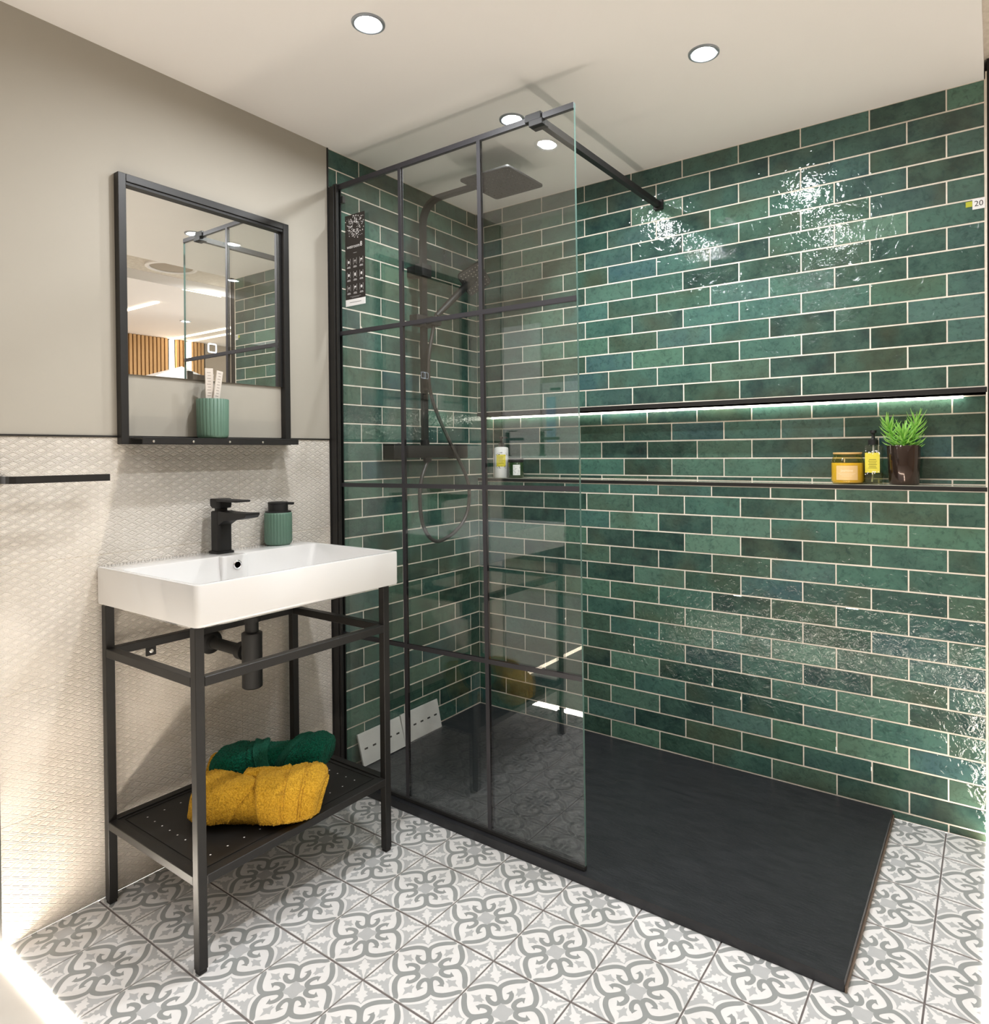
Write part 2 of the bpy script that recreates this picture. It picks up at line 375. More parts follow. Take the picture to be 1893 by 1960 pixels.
# beige relief tiles 300 x 600
bt = {}
def beige(y0, y1, z0, z1):
    g = 0.0007; mbb = MB(); mbb.rbox(-0.006, 0.0, y0 + g, y1 - g, z0 + g, z1 - g, 0.0008, 1)
    mbb.build('relief_tile', M['diamond'], wl)
zs = [0.0, 0.275, 0.5715, 0.8695, 1.167]
for i in range(4):
    for y0, y1 in ((YL, -1.137), (-1.137, -0.8005)): beige(y0, y1, zs[i], zs[i + 1])
mb = MB(); mb.box(-0.004, 0.0035, YL, -0.8005, 1.1672, 1.1712); mb.build('edge_trim', M['black'], wl)
mb = MB(); mb.box(-0.004, 0.0035, -0.8003, -0.7955, 0.0, CEIL - 0.001); mb.build('edge_trim', M['black'], wl)
mb = MB(); mb.box(-0.10, 0.003, YL - 0.005, YL - 0.0003, 0.0, CEIL); mb.build('edge_trim', M['black'], wl)

# ---------------------------------------------------------------- right wall with niche
mb = MB(); mb.box(0.0, XR, 0.0012, 0.16, NT_, CEIL); mb.box(0.0, XR, 0.0012, 0.16, 0.0, NB_ - 0.004)
wr = mb.build('wall_right', M['grout']); tag(wr, 'right wall of glossy green brick tiles with pale grout around the lit niche', 'wall', kind='structure')
rows(wr, 0, 13, 0.0, XR - 0.003, 0.0432, 'R', 1.2945, CEIL)
rows(wr, 17, 33, 0.0, XR - 0.003, 0.0432, 'R', 0.0, 0.9965)
mb = MB(); mb.box(0.0, XR, ND + 0.0012, 0.16, NB_ - 0.004, NT_); mb.box(0.0, XR, 0.0, ND + 0.004, NB_ - 0.006, NB_, 1); mb.box(0.0, XR, 0.001, ND + 0.004, NT_, NT_ + 0.006, 2)
wn = mb.build('wall_niche', [M['grout'], M['stone'], M['bronze']]); tag(wn, 'long recessed niche of green brick tiles with stone ledge and light', 'niche', kind='structure')
rows(wn, 13, 18, 0.0, XR - 0.003, 0.050, 'N', NB_, NT_ - 0.002, par=1)
mb = MB(); mb.box(0.0, XR, -0.0015, 0.006, 0.9972, 1.0092); mb.build('edge_trim', M['black'], wn)
mb = MB(); mb.box(0.0, XR, -0.0015, 0.006, 1.2785, 1.2932); mb.build('edge_trim', M['black'], wn)
mb = MB(); mb.box(XR - 0.0025, XR + 0.0015, -0.001, 0.16, 0, CEIL + 0.02); mb.build('edge_trim', M['grout'], wr)
mb = MB(); mb.box(XR + 0.0015, XR + 0.05, 0.004, 0.16, 0, CEIL + 0.055); mb.build('end_cover', M['black_matt'], wr)
# ---------------------------------------------------------------- ceilings
mb = MB(); mb.box(-0.1, 1.8335, -1.77, 0.16, CEIL, 2.214)
tag(mb.build('ceiling', M['ceil']), 'flat off-white ceiling over the shower display', 'ceiling', kind='structure')
mb = MB(); mb.box(1.8, 2.6, -2.6, 3.0, 2.215, 2.26); mb.box(-1.2, 1.8, -2.6, -1.75, 2.215, 2.26)
tag(mb.build('ceiling_showroom', M['acoustic']), 'speckled acoustic tile ceiling over the showroom aisle', 'ceiling', kind='structure')
mb = MB(); mb.box(2.30, 4.2, -3.0, 3.0, CEIL, 2.2145)
tag(mb.build('ceiling_opposite', M['ceil']), 'lower white ceiling of the opposite display seen in the mirror', 'ceiling', kind='structure')

# ---------------------------------------------------------------- floor
def pattern_mesh():
    H = 0.0968; mb = MB(); z1, z2 = 0.00008, 0.00016
    mb.box(-H, H, -H, H, -0.006, 0.0, 0)
    S = H
    def sym(fn):
        for q in range(4):
            c, s_ = ((1, 0), (0, 1), (-1, 0), (0, -1))[q]
            for mir in (False, True):
                fn(lambda x, y, c=c, s_=s_, mir=mir: ((x, y) if not mir else (x, -y), c, s_))
    def T(p, q, mir, z):
        x, y = p
        if mir: y = -y
        c, s_ = ((1, 0), (0, 1), (-1, 0), (0, -1))[q]
        return (S * max(-0.998, min(0.998, c * x - s_ * y)), S * max(-0.998, min(0.998, s_ * x + c * y)), z)
    def poly(pts, q, mir, z, mi):
        vs = [T(p, q, mir, z) for p in pts]
        if mir: vs.reverse()
        mb.add(vs, [tuple(range(len(vs)))], mi)
    def ribbon(pts, ws, q, mir, z, mi):
        z = z + (0.00004 if mir else 0.0)
        P = catmull([(x, y, w_) for (x, y), w_ in zip(pts, ws)], 6); L = []; Rr = []
        for i, p in enumerate(P):
            d = P[min(i + 1, len(P) - 1)] - P[max(i - 1, 0)]; ln = math.hypot(d.x, d.y) or 1; nx, ny = -d.y / ln, d.x / ln
            L.append((p.x + nx * p.z, p.y + ny * p.z)); Rr.append((p.x - nx * p.z, p.y - ny * p.z))
        vs = [T(p, q, mir, z) for p in L] + [T(p, q, mir, z) for p in Rr]; n = len(P)
        fs = [(i, n + i, n + i + 1, i + 1) for i in range(n - 1)]
        if mir: fs = [tuple(reversed(f)) for f in fs]
        mb.add(vs, fs, mi)
    field = [(1, .19), (.95, .275), (.883, .36), (.80, .455), (.71, .52), (.62, .555), (.55, .55), (.515, .515)]
    full = field + [(y, x) for x, y in reversed(field[:-1])]
    for q in range(4):
        # corner field of light grey (the wedge around the corner)
        vs = [T(p, q, False, z1) for p in [(1, 1)] + [(y, x) for x, y in field[:-1]] + [field[-1]] + list(reversed(field[:-1]))]
        mb.add(vs, [tuple(range(len(vs)))], 1)
        leaf = [(0.57, 0), (0.64, .045), (0.665, .035), (0.70, .095), (0.735, .06), (0.775, .09), (0.81, .035), (0.86, .03), (0.93, .012), (0.995, .012)]
        lp = [(d + w_, d - w_) for d, w_ in leaf] + [(d - w_, d + w_) for d, w_ in reversed(leaf[1:])]
        poly(list(reversed(lp)), q, True, z2, 0) if False else mb.add([T(p, q, False, z2) for p in reversed(lp)], [tuple(range(len(lp)))], 0)
        star = []
        for k in range(16):
            r = (0.165, 0.20, 0.255, 0.20)[k % 4]; a = k * PI / 8
            star.append((r * math.cos(a), r * math.sin(a)))
        if q == 0: mb.add([T(p, 0, False, z1) for p in star], [tuple(range(16))], 1)
        blob = [(.84, 0), (.715, .05), (.68, .125), (.61, .058), (.505, .035), (.54, 0)]
        bp = blob + [(x, -y) for x, y in reversed(blob[1:-1])]
        mb.add([T(p, q, False, z1) for p in bp], [tuple(range(len(bp)))], 1)
        for mir in (False, True):
            ribbon([(1.0, .062), (.94, .10), (.83, .245), (.69, .375), (.54, .435), (.435, .405), (.325, .315), (.248, .225), (.232, .15), (.272, .088), (.36, .072), (.45, .10), (.515, .15)],
                   [.050, .054, .060, .060, .056, .056, .056, .054, .054, .056, .054, .052, .045], q, mir, z2, 2)
            hook = [(.575, .175), (.505, .085), (.43, .12), (.465, .165), (.435, .235), (.50, .205)]
            poly(hook, q, not mir, z2 + 0.00002, 2) if False else mb.add([T(p, q, mir, z2 + (0.00006 if mir else 0.00008)) for p in (hook if mir else hook[::-1])][::1], [tuple(range(6))], 2)
            teeth = [(1, .40), (.945, .47), (.955, .52), (.90, .575), (.945, .62), (.905, .68), (.955, .715), (.925, .775), (.965, .81), (.96, .87), (1, .91)]
            mb.add([T(p, q, mir, z2) for p in (teeth if mir else teeth[::-1])], [tuple(range(len(teeth)))], 0)
    # make every inlay face look up
    me = mb.mesh('patterned_tile', [M['f_white'], M['f_light'], M['f_mid']])
    bm = bmesh.new(); bm.from_mesh(me)
    bm.normal_update()
    fl = [f for f in bm.faces if f.normal.z < -0.5 and f.calc_center_median().z > -0.003]
    bmesh.ops.reverse_faces(bm, faces=fl); bm.to_mesh(me); bm.free(); return me
mb = MB(); mb.box(0.0, 1.8345, -1.7255, 0.0, -0.05, -0.0022)
fl = mb.build('floor', M['f_grout']); tag(fl, 'floor of grey and white patterned tiles with dark grout', 'floor', kind='structure')
ptile = pattern_mesh(); PX, PY = 0.1975, 0.1987; FX0, FY0 = 0.1572 - PX, -1.535 - PY
for i in range(10):
    for jx in range(10):
        x0, y0 = FX0 + i * PX, FY0 + jx * PY; cx, cy = x0 + PX / 2, y0 + PY / 2
        xa, xb, ya, yb = max(x0, 0.0), min(x0 + PX, 1.8335), max(y0, -1.7245), min(y0 + PY, 0.0)
        if xb - xa < 0.01 or yb - ya < 0.01: continue
        if xb < 1.58 and ya > -0.785: continue          # under the tray
        cut = xa > x0 + 1e-4 or xb < x0 + PX - 1e-4 or ya > y0 + 1e-4 or yb < y0 + PY - 1e-4
        me = ptile
        if cut:
            bm = bmesh.new(); bm.from_mesh(ptile)
            for co, no in (((xa - cx, 0, 0), (-1, 0, 0)), ((xb - cx, 0, 0), (1, 0, 0)), ((0, ya - cy, 0), (0, -1, 0)), ((0, yb - cy, 0), (0, 1, 0))):
                bmesh.ops.bisect_plane(bm, geom=bm.verts[:] + bm.edges[:] + bm.faces[:], plane_co=co, plane_no=no, clear_outer=True)
            me = bpy.data.meshes.new('patterned_tile_cut'); bm.to_mesh(me); bm.free()
            for mm in ptile.materials: me.materials.append(mm)
        o = link('tile', me, fl); o.location = (cx, cy, -0.0002 + random.uniform(-0.0002, 0.0))
mb = MB(); mb.box(-5, 5, -5, -1.757, -0.05, -0.001); mb.box(1.862, 5, -1.757, 3.4, -0.05, -0.001)
fs_ = mb.build('floor_showroom', M['show_floor']); tag(fs_, 'pale large-format showroom floor outside the display', 'floor', kind='structure')

# ---------------------------------------------------------------- showroom backdrop (seen in mirror and glass)
mb = MB(); mb.box(4.2, 4.3, -5, 3.4, 0, 2.2145)
wo = mb.build('wall_opposite', M['show_wall']); tag(wo, 'beige wall with oak slats opposite the display, seen in the mirror', 'wall', kind='structure')
mb = MB(); mb.box(4.185, 4.199, -0.62, 1.165, 0.0, CEIL - 0.001); mb.build('slat_backing', M['dark'], wo)
smb = MB(); smb.box(0, 0.02, -0.0115, 0.0115, 0, CEIL - 0.002); sme = smb.mesh('oak_slat', M['oak'])
yy = -0.6
while yy < 1.15:
    if min(abs(yy - 0.845), abs(yy - 1.0)) > 0.025:
        o = link('slat', sme, wo); o.location = (4.165, yy, 0)
    yy += 0.0333
mb = MB(); mb.box(-5, 4.2, -4.15, -4.05, 0, 3.0)
wb = mb.build('wall_back', M['show_wall']); tag(wb, 'beige showroom wall reflected in the glass screen', 'wall', kind='structure')
mb = MB(); mb.box(-1.78, -1.30, -4.05, -4.02, 0.0, 2.214); mb.build('brick_panel', M['brick'], wb)
def led(name, label, x0, x1, y0, y1, z0, z1, m, case=None):
    mb = MB(); mb.box(x0, x1, y0, y1, z0, z1); o = mb.build(name, m); return tag(o, label, 'light strip')
led('led_strip', 'warm led line recessed in the floor along the front of the display', 0.004, 1.8625, -1.7565, -1.7262, -0.02, 0.0008, M['led_warm'])
led('led_strip', 'warm led line recessed in the floor along the right end of the display', 1.8352, 1.8615, -1.7260, 0.002, -0.02, 0.0008, M['led_warm'])
led('led_strip', 'warm led line on the floor beyond the left wall, reflected in the screen', -0.105, -0.075, -2.70, -1.95, -0.02, 0.001, M['led_room'])
led('led_strip', 'long led line on the opposite ceiling nearest the aisle, left in the mirror', 2.78, 3.7, 0.019, 0.039, 2.148, 2.1565, M['led_room'])
led('led_strip', 'led line on the opposite ceiling running to the wider slat panel', 3.05, 4.16, 0.836, 0.854, 2.148, 2.1565, M['led_room'])
led('led_strip', 'led line on the opposite ceiling running to the narrow slat panel', 3.30, 4.16, 0.991, 1.009, 2.148, 2.1565, M['led_room'])
led('led_strip', 'upright led line between the wide and middle oak slats', 4.15, 4.183, 0.83, 0.86, 1.0, 2.1475, M['led_room'])
led('led_strip', 'upright led line between the middle and narrow oak slats', 4.15, 4.183, 0.985, 1.015, 1.0, 2.1475, M['led_room'])
led('led_strip', 'short led line along the edge of the opposite ceiling', 2.318, 2.324, -0.05, 0.205, 2.1535, 2.1565, M['led_room'])
led('led_strip', 'slim led line glowing along the top back of the niche', 0.004, XR - 0.06, 0.096, 0.107, 1.2705, 1.2775, M['led_niche'])
# round vent on aisle ceiling
t = thing('ceiling_vent', 'round pale ceiling vent on the speckled aisle ceiling, seen in the mirror', 'vent', (2.07, -0.25, 2.215))
mb = MB(); mb.lathe([(0.135, -0.001), (0.135, -0.012), (0.120, -0.016), (0.112, -0.008)], 40, caps=False); mb.build('rim', M['ceil'], t, 40)
mb = MB(); mb.lathe([(0.113, -0.006), (0.02, -0.010)], 40); mb.build('disc', M['show_wall'], t, 40)
# white gable-shaped card, on a body invented to reach the floor
t = thing('gabled_card', 'white gable-shaped card on an invented tall body, seen low in the mirror', 'display unit', (3.0, 0.245, 0))
mb = MB(); mb.box(-0.16, 0.16, -0.2, 0.2, 0, 1.66); mb.build('body', M['white'], t)
mb = MB(); mb.add([(-0.17, -0.22, 1.66), (0.17, -0.22, 1.66), (0.17, 0.21, 1.66), (-0.17, 0.21, 1.66), (0, 0.06, 1.765)], [(0, 3, 2, 1), (0, 1, 4), (1, 2, 4), (2, 3, 4), (3, 0, 4)]); mb.build('pitched_top', M['white'], t)
# tap display by back wall
t = thing('display_counter', 'dark display counter with pale top carrying black taps, reflected in the screen', 'counter', (-1.40, -4.049, 0))
mb = MB(); mb.box(-0.85, 0.80, 0.03, 0.36, 0.26, 1.059); mb.build('body', M['counter'], t)
mb = MB(); mb.box(-0.82, 0.77, 0.03, 0.30, 0.0, 0.2595); mb.build('plinth', M['show_wall'], t)
mb = MB(); mb.rbox(-0.87, 0.82, 0.03, 0.38, 1.0595, 1.0895, 0.004, 2); mb.build('worktop', M['white'], t)
for i, (tx, lab) in enumerate(((-1.53, 'left black tap on the reflected display counter'), (-1.18, 'right black tap on the reflected display counter'))):
    t = thing('display_tap', lab, 'tap', (tx, -3.86, 1.0897), 'taps on the display counter')
    mb = MB(); mb.lathe([(0.03, 0), (0.03, 0.008), (0.02, 0.012), (0.02, 0.20), (0.0, 0.202)], 20); mb.build('body', M['black_matt'], t, 40)
    mb = MB(); mb.rbox(0.0, 0.16, -0.014, 0.014, 0.13, 0.152, 0.004, 2); mb.build('spout', M['black_matt'], t, 40)
    mb = MB(); mb.rbox(0.0, 0.10, -0.008, 0.008, 0.206, 0.214, 0.003, 2); mb.build('lever', M['black_matt'], t, 40)
t = thing('door_1', 'pale door with a small blue pane, reflected in the screen', 'door', (-1.12, -4.05, 0)); t['kind'] = 'structure'
mb = MB(); mb.rbox(-0.16, 0.28, 0.0, 0.04, 0.0, 1.70, 0.004, 2); mb.build('leaf', M['door'], t)
mb = MB(); mb.box(-0.11, -0.02, 0.041, 0.046, 1.20, 1.58); mb.build('pane', M['blue_pane'], t)
mb = MB(); mb.box(-0.07, 0.03, 0.041, 0.046, 1.635, 1.655); mb.build('vent_slot', M['dark'], t)

# ---------------------------------------------------------------- downlights
def downlight(loc, label, power, group):
    t = thing('downlight', label, 'downlight', loc, group)
    mb = MB(); mb.lathe([(0.0275, -0.0015), (0.030, -0.004), (0.036, -0.006), (0.0395, -0.004), (0.0400, -0.0005)], 40, caps=False)
    mb.build('bezel', M['bezel'], t, 50)
    mb = MB(); mb.lathe([(0.0275, -0.0012), (0.0, -0.0014)], 32); mb.build('lens', M['lamp'], t)
    ld = bpy.data.lights.new('downlight_beam', 'AREA'); ld.shape = 'DISK'; ld.size = 0.053; ld.energy = power; ld.color = (0.97, 0.985, 1.0)
    lo = bpy.data.objects.new('downlight_beam', ld); COL.objects.link(lo); lo.parent = t; lo.location = (0, 0, -0.0019)
    return t
downlight((0.6188, -1.1732, CEIL), 'silver-rimmed downlight in the ceiling above the washbasin side', SPOT_W, 'booth downlights')
downlight((1.2353, -0.5822, CEIL), 'silver-rimmed downlight in the ceiling nearest the right end of the tray', SPOT_W, 'booth downlights')
downlight((0.6239, -0.5905, CEIL), 'silver-rimmed downlight in the ceiling inside the shower by the support arm', SPOT_W, 'booth downlights')
downlight((1.2353, -1.1732, CEIL), 'silver-rimmed downlight overhead in the front right of the ceiling, above the frame', SPOT_W, 'booth downlights')
for i, (x, y, lab) in enumerate(((-0.62, -2.45, 'aisle downlight behind the camera, seen reflected in the screen'), (2.10, 0.17, 'aisle downlight seen at the right of the mirror'),
                                 (2.08, -1.7, 'unseen fill downlight added in the aisle right of the camera'), (0.9, -2.45, 'unseen fill downlight added in the aisle straight behind the camera'))):  # this pair is unseen, added as fill light for the showroom
    downlight((x, y, 2.215), lab, SHOW_W, 'aisle downlights')
for i, (x, y, lab) in enumerate(((3.3, 0.5, 'opposite display downlight beside the led lines'), (3.4, -1.2, 'opposite display downlight away from the slats'))):
    downlight((x, y, CEIL), lab, SHOW_W, 'opposite display downlights')

# ---------------------------------------------------------------- shower tray
mb = MB()
mb.loops([rrect(0.0015, 1.600, -0.8015, -0.0015, 0.004, 0.0, 2), rrect(0.0015, 1.600, -0.8015, -0.0015, 0.004, 0.0225, 2), rrect(0.0025, 1.599, -0.8005, -0.0025, 0.004, 0.0245, 2),
          rrect(0.016, 1.585, -0.787, -0.016, 0.004, 0.0243, 2), rrect(0.05, 1.55, -0.75, -0.05, 0.01, 0.0215, 2)])
tr = mb.build('shower_tray', M['slate'], None, 30); tag(tr, 'low black slate-textured shower tray along the green wall', 'shower tray')
mb = MB(); mb.box(1.6, 1.6035, -0.8015, -0.001, 0.0005, 0.012)
mb.build('sealant', mat('brown_sealant', (0.16, 0.12, 0.09), 0.8), tr)

# ---------------------------------------------------------------- glass screen
gl = thing('shower_screen', 'clear glass shower screen with slim black crittall-style grid', 'shower screen', (0, GY, 0.0245))
XT, XB = 0.9592, 0.9752; ZB, ZT = 0.0018, 2.003      # local z (base 0.0245)
def gx(z): return XB + (XT - XB) * (z / 2.0)
th = 0.008
mb = MB()
vs = [(0.018, 0, ZB), (gx(ZB), 0, ZB), (gx(ZT), 0, ZT), (0.018, 0, ZT), (0.018, th, ZB), (gx(ZB), th, ZB), (gx(ZT), th, ZT), (0.018, th, ZT)]
mb.add(vs, [(0, 1, 2, 3), (5, 4, 7, 6)], 0); mb.add(vs, [(1, 5, 6, 2), (3, 2, 6, 7), (4, 5, 1, 0), (4, 0, 3, 7)], 1)
mb.build('pane', [M['glass'], M['glass_edge']], gl)
bw = 0.0065
def vbar(xt, xb, name='bar'):
    m2 = MB()
    for y0, y1 in ((-0.0012, -0.0001), (th + 0.0001, th + 0.0012)):
        vs = [(xb - bw, y0, ZB), (xb + bw, y0, ZB), (xt + bw, y0, ZT), (xt - bw, y0, ZT), (xb - bw, y1, ZB), (xb + bw, y1, ZB), (xt + bw, y1, ZT), (xt - bw, y1, ZT)]
        m2.add(vs, [(0, 1, 2, 3), (5, 4, 7, 6), (1, 5, 6, 2), (3, 2, 6, 7), (4, 5, 1, 0), (4, 0, 3, 7)])
    return m2.build(name, M['bar'], gl)
vbar(0.3242, 0.3353); vbar(0.6409, 0.6615)
def hbar(zl, zr, hh=0.0065):
    m2 = MB()
    for y0, y1 in ((-0.0014, -0.0001), (th + 0.0001, th + 0.0014)):
        xe = gx((zl + zr) / 2) - 0.0005
        vs = [(0.018, y0, zl - hh), (xe, y0, zr - hh), (xe, y0, zr + hh), (0.018, y0, zl + hh), (0.018, y1, zl - hh), (xe, y1, zr - hh), (xe, y1, zr + hh), (0.018, y1, zl + hh)]
        m2.add(vs, [(0, 1, 2, 3), (5, 4, 7, 6), (1, 5, 6, 2), (3, 2, 6, 7), (4, 5, 1, 0), (4, 0, 3, 7)])
    return m2.build('bar', M['bar'], gl)
for zl, zr in ((1.5266, 1.5204), (1.0147, 1.0226), (0.508, 0.5262)): hbar(zl - 0.0245, zr - 0.0245)
m2 = MB(); m2.box(0.018, gx(ZT), -0.0016, th + 0.0016, ZT - 0.014, ZT + 0.0015); m2.build('bar', M['bar'], gl)
m2 = MB(); m2.rbox(0.006, gx(0), -0.003, th + 0.003, 0.0003, 0.012, 0.001, 1); m2.build('bottom_seal', M['rubber'], gl)
m2 = MB(); m2.rbox(0.0012, 0.031, -0.016, -0.0125, 0.0, 1.998, 0.001, 1); m2.rbox(0.0012, 0.031, th + 0.006, th + 0.0095, 0.0, 1.998, 0.001, 1); m2.rbox(0.0012, 0.006, -0.0125, th + 0.006, 0.0, 1.998, 0.0008, 1)
m2.rbox(0.021, 0.040, -0.0125, -0.0018, 0.0, 2.004, 0.001, 1); m2.build('wall_profile', M['black'], gl)
m2 = MB(); m2.rbox(0.0305, 0.048, th + 0.001, th + 0.012, 1.945, 1.968, 0.001, 1); m2.build('profile_clip', M['black'], gl)
# support arm
sa = thing('support_arm', 'square black support arm from the screen top to the green wall', 'support arm', (0.85, 0, 2.012))
m2 = MB(); m2.bar([(0.0, GY + 0.012, 0.0), (0.006, -0.012, 0.0)], 0.018, 0.020); m2.build('arm', M['black_matt'], sa)
m2 = MB(); m2.rbox(-0.042, 0.010, GY - 0.007, GY + 0.016, 0.001, 0.0225, 0.0015, 1); m2.rbox(-0.028, 0.016, GY - 0.0085, GY + 0.026, -0.014, 0.003, 0.0015, 1); m2.build('clamp', M['black_matt'], sa)
m2 = MB(); m2.rbox(-0.012, 0.024, -0.014, -0.001, -0.017, 0.017, 0.002, 1); m2.build('wall_flange', M['black_matt'], sa)

# ---------------------------------------------------------------- shower set
sh = thing('shower_set', 'black shower set with square rain head, handset and hose on left wall', 'shower', (0, -0.405, 0))
ry = 0.0; rx = 0.068
path = [(rx, 0, 1.135), (rx, 0, 1.5), (rx, 0, 1.99)] + [(rx + 0.085 * (1 - math.cos(a)), 0, 1.99 + 0.085 * math.sin(a)) for a in [PI / 2 * k / 8 for k in range(1, 9)]] + [(0.30, 0, 2.076), (0.452, -0.01, 2.077)]
m2 = MB(); m2.bar(path, 0.013, 0.028, up=(0, 1, 0)); rs = m2.build('riser', M['black_matt'], sh, 40)
hd = MB(); hx, hy, hz = 0.452, -0.010, 2.052
hd.loops([rrect(hx - .104, hx + .104, hy - .106, hy + .106, .012, hz, 4), rrect(hx - .105, hx + .105, hy - .107, hy + .107, .013, hz + .003, 4), rrect(hx - .104, hx + .104, hy - .106, hy + .106, .012, hz + .007, 4)])
hd.lathe([(0.022, hz + .007), (0.022, hz + 0.03)], 20, (hx, hy, 0)); h1 = hd.build('rain_head', M['black_matt'], sh, 30)
nz = MB()
for i in range(11):
    for k in range(11): nz.lathe([(0.0, 0.0), (0.0023, 0.0), (0.0028, 0.002)], 6, (hx - .085 + i * .017, hy - .085 + k * .017, hz - .002))
o = nz.build('nozzles', mat('grey_silicone', (0.05, 0.047, 0.042), 0.5), h1); o['kind'] = 'stuff'
m2 = MB(); m2.rbox(0.001, 0.055, -0.02, 0.02, 1.795, 1.835, 0.003, 2); m2.rbox(0.05, 0.088, -0.026, 0.026, 1.79, 1.838, 0.003, 2); m2.build('upper_bracket', M['black_matt'], sh, 40)
m2 = MB(); m2.rbox(0.05, 0.092, -0.060, 0.034, 1.600, 1.640, 0.004, 2); m2.rbox(0.085, 0.125, -0.012, 0.040, 1.603, 1.636, 0.006, 2); m2.build('slider', M['black_matt'], sh, 40)
# handset: handle from slider up to a small square spray face
ha = Vector((0.117, 0.018, 1.640)); hb = Vector((0.152, 0.120, 1.748)); hc = Vector((0.172, 0.178, 1.806))
hs = MB(); hs.tube([ha, ha.lerp(hb, .5), hb, hc], [0.011, 0.0135, 0.015, 0.016], 14, flat=0.95); hso = hs.build('handset', M['black_matt'], sh, 50)
nrm = Vector((0.70, -0.55, -0.50)).normalized(); ax = (hb - ha).normalized(); sx = ax.cross(nrm).normalized(); ay = nrm.cross(sx).normalized()
fm = Matrix(((sx.x, ay.x, nrm.x, hc.x), (sx.y, ay.y, nrm.y, hc.y), (sx.z, ay.z, nrm.z, hc.z), (0, 0, 0, 1)))
fc = MB(); fc.loops([[fm @ p for p in rrect(-.050, .050, -.050, .050, .016, -0.004, 5)], [fm @ p for p in rrect(-.053, .053, -.053, .053, .018, 0.004, 5)], [fm @ p for p in rrect(-.050, .050, -.050, .050, .016, 0.012, 5)]])
fco = fc.build('spray_face', M['black_matt'], sh, 40)
nz = MB()
for i in range(7):
    for k in range(7): nz.lathe([(0.0022, 0.0), (0.0016, 0.0022), (0, 0.0022)], 6, fm @ Vector((-.039 + i * .013, -.039 + k * .013, 0.012)), axis=nrm)
o = nz.build('nozzles', mat('pale_silicone', (0.42, 0.39, 0.34), 0.5), fco); o['kind'] = 'stuff'
# valve bar: y range -0.587..-0.16 -> local
m2 = MB(); m2.rbox(0.030, 0.088, -0.115, 0.165, 1.102, 1.150, 0.004, 2); vb = m2.build('valve_body', M['black_matt'], sh, 40)
for y0, y1 in ((-0.183, -0.117), (0.167, 0.232)):
    m2 = MB(); m2.rbox(0.030, 0.090, y0, y1, 1.098, 1.154, 0.006, 2); m2.build('valve_handle', M['black_matt'], sh, 40)
for y0 in (-0.075, 0.075):
    m2 = MB(); m2.lathe([(0.030, 0.001), (0.030, 0.008), (0.016, 0.010), (0.016, 0.032)], 20, (0, y0, 1.128), axis=(1, 0, 0)); m2.build('wall_union', M['black_matt'], sh, 40)
m2 = MB(); m2.lathe([(0.017, 1.150), (0.017, 1.168), (0.012, 1.172)], 18, (rx, 0, 0)); m2.build('valve_collar', M['black_matt'], sh, 40); m2 = MB(); m2.lathe([(0.016, 1.086), (0.016, 1.102)], 18, (rx + .012, 0, 0)); m2.build('valve_collar', M['black_matt'], sh, 40)
hp = catmull([(0.08, 0.0, 1.088), (0.084, -0.02, 1.06), (0.09, -0.045, 1.017), (0.094, -0.058, 0.94), (0.098, -0.042, 0.841), (0.10, 0.023, 0.782), (0.10, 0.13, 0.807), (0.10, 0.205, 0.87), (0.10, 0.223, 0.964), (0.10, 0.197, 1.039), (0.10, 0.128, 1.134), (0.10, 0.045, 1.255), (0.10, -0.004, 1.361), (0.10, -0.010, 1.469), (0.104, 0.008, 1.571), (0.116, 0.018, 1.645)], 8)
m2 = MB(); m2.tube(hp, 0.0072, 10); m2.build('hose', mat('black_hose', (0.03, 0.027, 0.024), 0.35), sh, 60)

# ---------------------------------------------------------------- sticker on the glass
stt = thing('product_sticker', 'tall black sticker with white icons on the glass screen', 'sticker', (0.1175, GY - 0.0004, 1.612))
m2 = MB(); m2.box(-0.048, 0.048, -0.0006, 0.0, 0.022, 0.302); m2.build('black_card', M['sticker'], stt)
m2 = MB(); m2.box(-0.048, 0.048, -0.0006, 0.0, 0.0, 0.0218); m2.build('white_strip', M['white_ink'], stt)
yf = -0.0008
text_obj('wetroom', 0.0165, 'lettering', M['white_ink'], stt, (-0.008, yf, 0.196), (1, 0, 0), (0, 0, 1))
text_obj('8', 0.022, 'lettering', M['white_ink'], stt, (0.030, yf, 0.198), (1, 0, 0), (0, 0, 1))
m2 = MB(); m2.box(-0.008, 0.008, yf, yf + .0001, 0.1735, 0.1742)
m2.build('print_rule', M['white_ink'], stt); m2 = MB(); m2.box(-0.026, 0.026, yf, yf + .0001, 0.0300, 0.0304); m2.build('print_rule', M['white_ink'], stt); m2 = MB(); m2.box(-0.018, 0.018, yf, yf + .0001, 0.0268, 0.0272); m2.build('print_rule', M['white_ink'], stt)
m2 = MB(); m2.box(-0.028, 0.028, yf, yf + .0001, 0.0105, 0.0117); m2.build('print_rule', M['ink'], stt)
m2 = MB()
